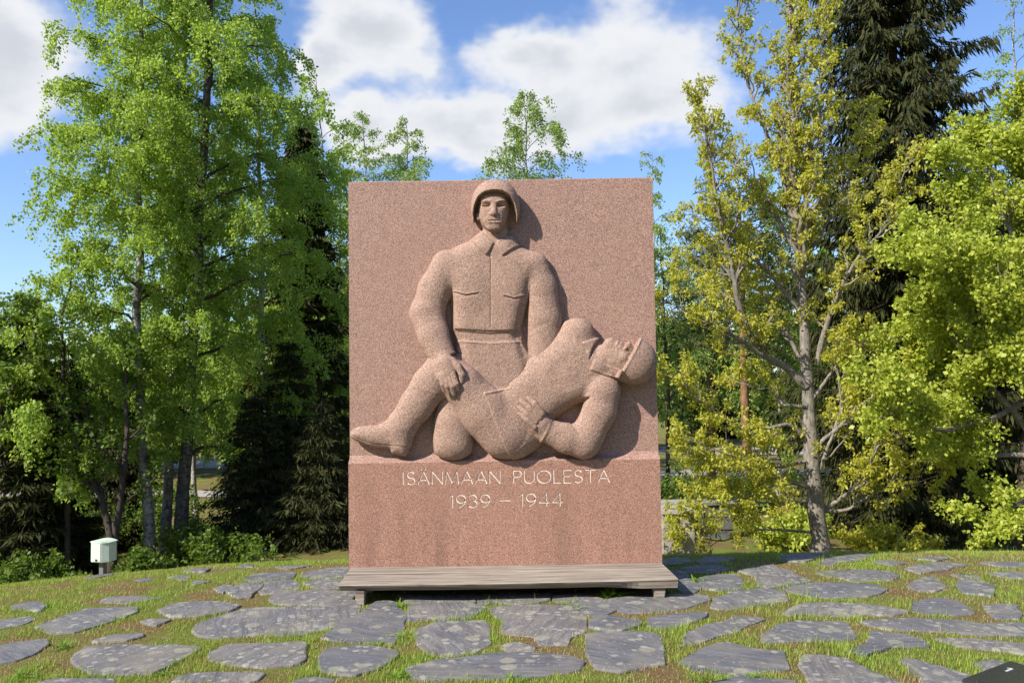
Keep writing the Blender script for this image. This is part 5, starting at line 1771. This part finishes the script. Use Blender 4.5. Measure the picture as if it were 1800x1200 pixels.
# ---- further trees beyond the oak
birch([(1372, 940), (1371, 800), (1370, 600), (1372, 420)], 15.5, at(1373, 240, 15.5)[2], 1.2, 24000,
      'bright green birch behind the oak trunk', 'birch_far', 0.065, low=0.6, r0=0.05, nb=44)
birch([(1795, 900), (1790, 500), (1788, 250)], 17.0, at(1790, -30, 17.0)[2], 1.5, 15000,
      'pale airy birch top behind the lime tree', 'birch_far', 0.065, low=3.0, r0=0.08, nb=40, pend=0.4)
birch([(1172, 940), (1173, 850), (1175, 700)], 17.0, at(1178, 400, 17.0)[2], 1.2, 12000,
      'thin dark-stemmed tree beside the right edge of the memorial', 'birch_far', 0.065, low=1.8, r0=0.06, nb=34, bark_m=M_DARKBARK)


def pine(px, Y, top_z, label):
    b0 = at(px, 950, Y); base = np.array([b0[0], Y, base_z(b0[0], Y)])
    t_ = empty('pine_tree', base); tag(t_, label, 'tree', TREES)
    H = top_z - base[2]
    T = np.array([(0, 0, H * f) for f in np.linspace(0, 1, 12)]); T[1:, :2] += np.cumsum(rng.normal(0, 0.012, (11, 2)), 0)
    tr = Tubes(); tr.add(T, 0.10 * (1 - np.linspace(0, 1, 12)) ** 0.6 + 0.02, 9); tr.build('trunk', M_PINEBARK, t_)
    br = Tubes(); P = []
    for i in range(26):
        f = 0.46 + 0.52 * (i + rng.random()) / 26
        s = interp(T, np.array([f]))[0]; a = i * 2.4
        L = (1.5 * (1 - ((f - 0.62) / 0.5) ** 2)) * rng.uniform(0.6, 1.1) + 0.15
        d = np.array([math.cos(a), math.sin(a), 0.25])
        c = s + d * L * np.linspace(0, 1, 6)[:, None]; c[1:] += rng.normal(0, 0.05, (5, 3))
        br.add(c, np.linspace(0.025, 0.006, 6), 5)
        for k in range(9):
            b = interp(c, np.array([rng.uniform(0.35, 1)]))[0] + rng.normal(0, 0.14, 3)
            P.append(b + rng.normal(0, 0.11, (40, 3)) * np.array([1.2, 1.2, 0.7]))
    br.build('branches', M_PINEBARK, t_)['kind'] = 'stuff'
    leaf_mesh('crown', np.concatenate(P), 0.16, LEAF['pine'], t_, -0.25, 0.18)


pine(1318, 13.5, at(1310, 330, 13.5)[2], 'pine with reddish stem behind the oak limbs')
pine(1255, 18.0, at(1255, 420, 18.0)[2], 'second smaller pine between the memorial and the reddish pine')


# ---- woods far behind
PROTO = {}


def far_tree(px, Y, top_py, reach, kind, label):
    """far trees are scaled copies of one tree per kind (the mesh data is shared)"""
    p = at(px, 900, Y); zg = base_z(p[0], Y)
    H = at(px, top_py, Y)[2] - zg
    if kind not in PROTO:
        if kind == 'spruce':
            t_ = spruce(px, Y, zg + H, reach, label, nwh=24, size=0.5, per=9, cards=20, low=0.2, tw=0.15)
        else:
            t_ = birch([(px, 900), (px, 700)], Y, zg + H, reach, 14000, label, kind, 0.15, low=0.5, r0=0.12, name='leafy_tree', nb=40, pend=0.5, bark_m=M_DARKBARK)
        PROTO[kind] = (t_, H, reach)
        return
    src, H0, R0 = PROTO[kind]
    t_ = src.copy(); COL.objects.link(t_)
    t_.location = (p[0], Y, zg); t_.scale = (reach / R0, reach / R0, H / H0); t_.rotation_euler = (0, 0, rng.uniform(0, 6.28))
    t_['label'] = label
    for ch in src.children:
        c = ch.copy(); COL.objects.link(c); c.parent = t_


FAR = [(-60, 24, 600, 2.6, 'maple', 'rounded dark tree beyond the maple at the lawn edge'), (40, 28, 690, 2.8, 'shrub', 'rounded green tree far behind the young spruces'),
       (150, 26, 640, 2.8, 'maple', 'dark leafy tree far behind the low birch'), (235, 30, 610, 3.0, 'shrub', 'green leafy tree far behind the three birch trunks'),
       (330, 27, 600, 2.8, 'maple', 'dark leafy tree far behind the dark-trunked birch'), (420, 24, 560, 2.6, 'shrub', 'green leafy tree seen between the birches and the spruce'),
       (500, 26, 520, 2.8, 'maple', 'dark leafy tree hidden behind the tall spruce'), (590, 24, 560, 2.2, 'shrub', 'green tree far behind the slim birch by the memorial'),
       (660, 30, 420, 2.6, 'shrub', 'far tree masked by the memorial, left side'), (1200, 34, 560, 2.4, 'shrub', 'green tree far behind the grey stone block'),
       (1275, 40, 600, 3.0, 'spruce', 'far spruce beyond the pale building'), (1360, 36, 520, 3.0, 'maple', 'dark tree far behind the bright green birch'),
       (1480, 22, 420, 2.2, 'maple', 'dark leafy tree behind the oak and the huge spruce'), (1560, 20, 500, 2.4, 'spruce', 'spruce hidden behind the huge dark one'),
       (1690, 20, 380, 2.6, 'maple', 'dark tree filling the gap behind the lime tree'), (1830, 22, 400, 3.0, 'maple', 'dark tree behind the pale airy birch'),
       (1500, 13, 800, 1.3, 'spruce', 'low dark spruce under the limbs of the oak')]
for f in FAR: far_tree(*f)


# ---- shrubs along the foot of the mound
def shrub(px, Y, h, w, kind, label, n=3500, size=0.07):
    b0 = at(px, 950, Y); base = np.array([b0[0], Y, base_z(b0[0], Y)])
    t_ = empty('shrub', base); tag(t_, label, 'shrub', 'shrubs below the mound')
    br = Tubes(); lp = []
    for k in range(13):
        a = rng.uniform(0, 6.28); r = rng.uniform(0.2, 1) * w
        tip = np.array([math.cos(a) * r, math.sin(a) * r, h * rng.uniform(0.6, 1.05) * (1 - 0.35 * r / w)])
        c = crooked((math.cos(a) * 0.08, math.sin(a) * 0.08, 0), tip, 7, 0.05)
        br.add(c, np.linspace(0.014, 0.004, 7), 4)
        grow(br, None, c, 0.012, 1, 0.45 * h, 1.0, 0.1, [9], 0.003, lp, 3, np.zeros(3))
    br.build('stems', M_TWIG, t_)['kind'] = 'stuff'
    LP = clumps(lp, max(3, n // (len(lp) * 5)), 5, 0.05, 0.2)
    leaf_mesh('foliage', LP, size, LEAF[kind], t_, 0.3, 0.65)


shrub(285, 11.0, 1.7, 0.9, 'shrub', 'loose green shrub behind the three birch trunks')
shrub(232, 6.6, 0.6, 0.6, 'maple', 'dark low shrub between the box and the leftmost birch trunk')
shrub(70, 6.0, 0.7, 0.8, 'maple', 'dark low shrub on the slope before the young spruces')
shrub(340, 8.4, 0.95, 0.6, 'maple', 'slight green shrub at the foot of the dark-trunked birch')
shrub(385, 7.4, 0.7, 0.8, 'maple', 'dark low shrub right of the dark-trunked birch')
shrub(160, 10.5, 1.3, 1.0, 'maple', 'green shrub behind the twisted maple')
shrub(20, 9.5, 1.4, 1.1, 'maple', 'dark shrub at the foot of the far left maple')
shrub(1380, 7.8, 0.8, 0.8, 'lime', 'low bright shrub behind the foot of the oak')
shrub(1560, 7.2, 0.6, 0.8, 'oak', 'low yellowish shrub at the crest right of the oak')
shrub(1185, 12.5, 1.2, 0.9, 'shrub', 'green shrub behind the grey stone block')
shrub(1290, 13.0, 0.9, 1.0, 'shrub', 'low green shrub by the foot of the reddish pine')


# ------------------------------------------------------------------ things behind the memorial
def stone_mat(name, a, b, sc=9):
    t = NT(name)
    n = t.noise(sc, 7, 0.7)
    c = t.ramp(n, [(0.3, a), (0.7, b)])
    cr = t.ramp(t.voro(2.2, feature='DISTANCE_TO_EDGE'), [(0.0, 1.0), (0.02, 0.0)])
    c = t.mix(t.math('MULTIPLY', cr, 0.5), c, (0.08, 0.075, 0.07))
    return t.finish(c, 0.9, n, 0.7, 0.02, 0.2)


def make_block():
    Y = 4.6; k = (Y + 6.4) / FPX
    p = at(1194, 966, Y); z0 = p[2]
    o = empty('stone_block', (p[0], Y + 0.2, z0 - 0.35))
    tag(o, 'squared grey stone block standing on the grass behind the right edge of the memorial', 'stone block')
    bm = bmesh.new()
    w, h = 54 * k, 62 * k
    bmesh.ops.create_grid(bm, x_segments=1, y_segments=1, size=0.001); bmesh.ops.delete(bm, geom=bm.verts[:], context='VERTS')
    rbox(bm, (-w / 2, -0.2, 0), (w / 2, 0.2, h + 0.35), 0)
    bmesh.ops.subdivide_edges(bm, edges=bm.edges[:], cuts=5, use_grid_fill=True)
    for v in bm.verts:
        q = v.co
        v.co = q + Vector((mnoise.noise(q * 7), mnoise.noise(q * 7 + Vector((5, 0, 0))), mnoise.noise(q * 7 + Vector((0, 9, 0))))) * 0.013
    m = stone_mat('grey_block_stone', (0.22, 0.20, 0.175), (0.40, 0.37, 0.32))
    bm_obj('block', bm, m, o)
    bm = bmesh.new()
    rbox(bm, (-w * 0.56, -0.23, h + 0.345), (w * 0.56, 0.23, h + 0.40), 0.008)
    bm_obj('cap_slab', bm, stone_mat('cap_stone', (0.25, 0.24, 0.22), (0.46, 0.43, 0.39)), o)


make_block()


def make_wall():
    Y = 9.5; a = at(1168, 925, Y); b = at(1265, 885, Y)
    o = empty('stone_wall', ((a[0] + b[0]) / 2, Y, a[2] - 0.3))
    tag(o, 'low dark grey stone wall with flat coping behind the squared stone block', 'wall')
    m = stone_mat('dark_wall_stone', (0.07, 0.07, 0.075), (0.16, 0.16, 0.16), 6)
    W = b[0] - a[0] + 0.5; H = b[2] - a[2] + 0.3
    z = 0.0
    rows = 3
    for r in range(rows):
        x = -W / 2
        while x < W / 2 - 0.05:
            w = min(rng.uniform(0.28, 0.5), W / 2 - x)
            bm = bmesh.new(); rbox(bm, (x + 0.006, -0.15 + rng.uniform(-0.012, 0.012), r * H / rows + 0.004), (x + w - 0.006, 0.15, (r + 1) * H / rows - 0.004), 0.012)
            bm_obj('stone', bm, m, o); x += w
    bm = bmesh.new(); rbox(bm, (-W / 2 - 0.04, -0.2, H), (W / 2 + 0.04, 0.2, H + 0.07), 0.01)
    bm_obj('coping', bm, stone_mat('coping_stone', (0.20, 0.20, 0.20), (0.36, 0.35, 0.34)), o)


make_wall()


def house(name, label, px0, px1, py_base, py_eave, py_ridge, Y, wallc, roofc, nwin, trim=(0.75, 0.74, 0.7), depth=8.0):
    a = at(px0, py_base, Y); b = at(px1, py_eave, Y); r = at(px0, py_ridge, Y)
    zg = hf((a[0] + b[0]) / 2, Y)
    o = empty(name, ((a[0] + b[0]) / 2, Y, zg)); tag(o, label, 'building')
    W = b[0] - a[0]; H = b[2] - zg; R = r[2] - zg
    t = NT(name + '_wall')
    mw = t.finish(t.ramp(t.noise(3, 4, 0.6), [(0.3, tuple(c * 0.88 for c in wallc)), (0.7, wallc)]), 0.85)
    t = NT(name + '_roof')
    mr = t.finish(t.ramp(t.noise(6, 5, 0.7), [(0.3, tuple(c * 0.75 for c in roofc)), (0.7, roofc)]), 0.8)
    mg = NT(name + '_glass').finish((0.03, 0.04, 0.05), 0.08)
    mt = NT(name + '_trim').finish(trim, 0.7)
    bm = bmesh.new(); rbox(bm, (-W / 2, 0, -0.3), (W / 2, depth, H), 0); bm_obj('wall', bm, mw, o)
    bm = bmesh.new()
    vs = [bm.verts.new(p) for p in ((-W / 2 - 0.4, -0.5, H), (W / 2 + 0.4, -0.5, H), (W / 2 + 0.4, depth + 0.5, H), (-W / 2 - 0.4, depth + 0.5, H), (-W / 2 - 0.4, depth / 2, R), (W / 2 + 0.4, depth / 2, R))]
    for f in ((0, 1, 5, 4), (2, 3, 4, 5), (0, 4, 3), (1, 2, 5), (3, 2, 1, 0)): bm.faces.new([vs[i] for i in f])
    bm_obj('roof', bm, mr, o)
    for i in range(nwin):
        x = -W / 2 + W * (i + 0.5) / nwin
        bm = bmesh.new(); rbox(bm, (x - 0.6, -0.06, H * 0.38), (x + 0.6, 0.02, H * 0.8), 0.01)
        w = bm_obj('window', bm, mt, o)
        bm = bmesh.new(); rbox(bm, (x - 0.5, -0.075, H * 0.38 + 0.1), (x - 0.04, -0.05, H * 0.8 - 0.1), 0); bm_obj('pane', bm, mg, w)
        bm = bmesh.new(); rbox(bm, (x + 0.04, -0.075, H * 0.38 + 0.1), (x + 0.5, -0.05, H * 0.8 - 0.1), 0); bm_obj('pane', bm, mg, w)


house('low_building', 'long low cream building with grey roof seen between the memorial and the oak', 1100, 1400, 872, 818, 780, 38.0, (0.72, 0.62, 0.50), (0.20, 0.20, 0.21), 5)
house('yellow_house', 'yellow house with red-brown roof glimpsed through the twisted maple', 130, 300, 905, 838, 790, 44.0, (0.72, 0.50, 0.20), (0.30, 0.10, 0.06), 3)


# ---- gravel path across the lower lawn
def make_path(pts, w, name):
    V, F = [], []
    for i, (x, y) in enumerate(pts):
        d = np.array(pts[min(i + 1, len(pts) - 1)]) - np.array(pts[max(i - 1, 0)]); d = d / np.linalg.norm(d); n = np.array([-d[1], d[0]])
        for s_ in (-1, -0.33, 0.33, 1):
            q = np.array([x, y]) + n * w * 0.5 * s_
            V.append((q[0], q[1], hf(q[0], q[1]) + 0.02))
    for i in range(len(pts) - 1):
        for j in range(3): F.append((i * 4 + j, i * 4 + j + 1, (i + 1) * 4 + j + 1, (i + 1) * 4 + j))
    t = NT(name + '_gravel')
    o = mesh_obj(name, V, F, t.finish(t.ramp(t.noise(30, 6, 0.7), [(0.3, (0.24, 0.21, 0.19)), (0.7, (0.42, 0.38, 0.35))]), 0.95, t.noise(60, 5, 0.7), 0.5, 0.02))
    tag(o, kind='structure')


make_path([(-40 + 3.0 * i, 21.5 + 1.2 * math.sin(i * 0.4)) for i in range(32)], 1.6, 'path')
make_path([(-60 + 5.0 * i, 30.5) for i in range(28)], 3.5, 'road')


# ---- unseen trees, added behind the viewer to cut sky light on the granite
def make_added_wood():
    P = []; tb = Tubes()
    spots = []
    for i in range(17):
        a = math.radians(-165 + 150 * i / 16 + rng.uniform(-4, 4))
        R = rng.uniform(25, 31)
        spots.append((math.cos(a) * R, math.sin(a) * R - 3.0, rng.uniform(13.0, 16.5), 3.4))
    # and on beyond both ends of the view, and low behind the memorial
    for x, y, h in ((-20, 3, 9), (-23, 10, 10), (-27, 17, 9), (-31, 25, 10), (-36, 33, 10), (19, 2, 10), (21, 9, 11), (25, 17, 10), (30, 26, 10), (-3.2, 26, 6.6), (-0.6, 29, 7.2), (1.8, 27, 6.8), (4.3, 30, 7.0)):
        spots.append((x, y, h, 2.6 if abs(x) > 8 else 1.9))
    for x, y, h, w in spots:
        z = hf(x, max(y, -20))
        tb.add(crooked((x, y, z - 0.2), (x + rng.normal(0, 0.4), y, z + h * 0.85), 6, 0.02), np.linspace(0.2, 0.05, 6), 6)
        n = 2800 if y < 0 else 3200
        # several leafy masses per crown
        cs = rng.normal(0, 1, (9, 3)); cs /= np.linalg.norm(cs, axis=1, keepdims=True); cs *= rng.random((9, 1)) ** 0.5 * 0.72
        q = rng.normal(0, 1, (n, 3)); q /= np.linalg.norm(q, axis=1, keepdims=True)
        q = cs[rng.integers(0, 9, n)] + q * rng.random((n, 1)) ** 0.4 * 0.42
        P.append((np.array([x, y, z + h * 0.55]) + q * np.array([w, w, h * 0.46]), 0.75 if y < 0 else 0.3))
    t_ = tag(empty('added_wood', (0, -28, 0)), kind='stuff')
    keep(tb.build('trunks', M_DARKBARK, None), t_)['kind'] = 'stuff'
    for sz in (0.75, 0.3):
        keep(leaf_mesh('foliage', np.concatenate([p for p, k in P if k == sz]), sz, LEAF['maple'], None, 0.3, 0.8), t_)


make_added_wood()
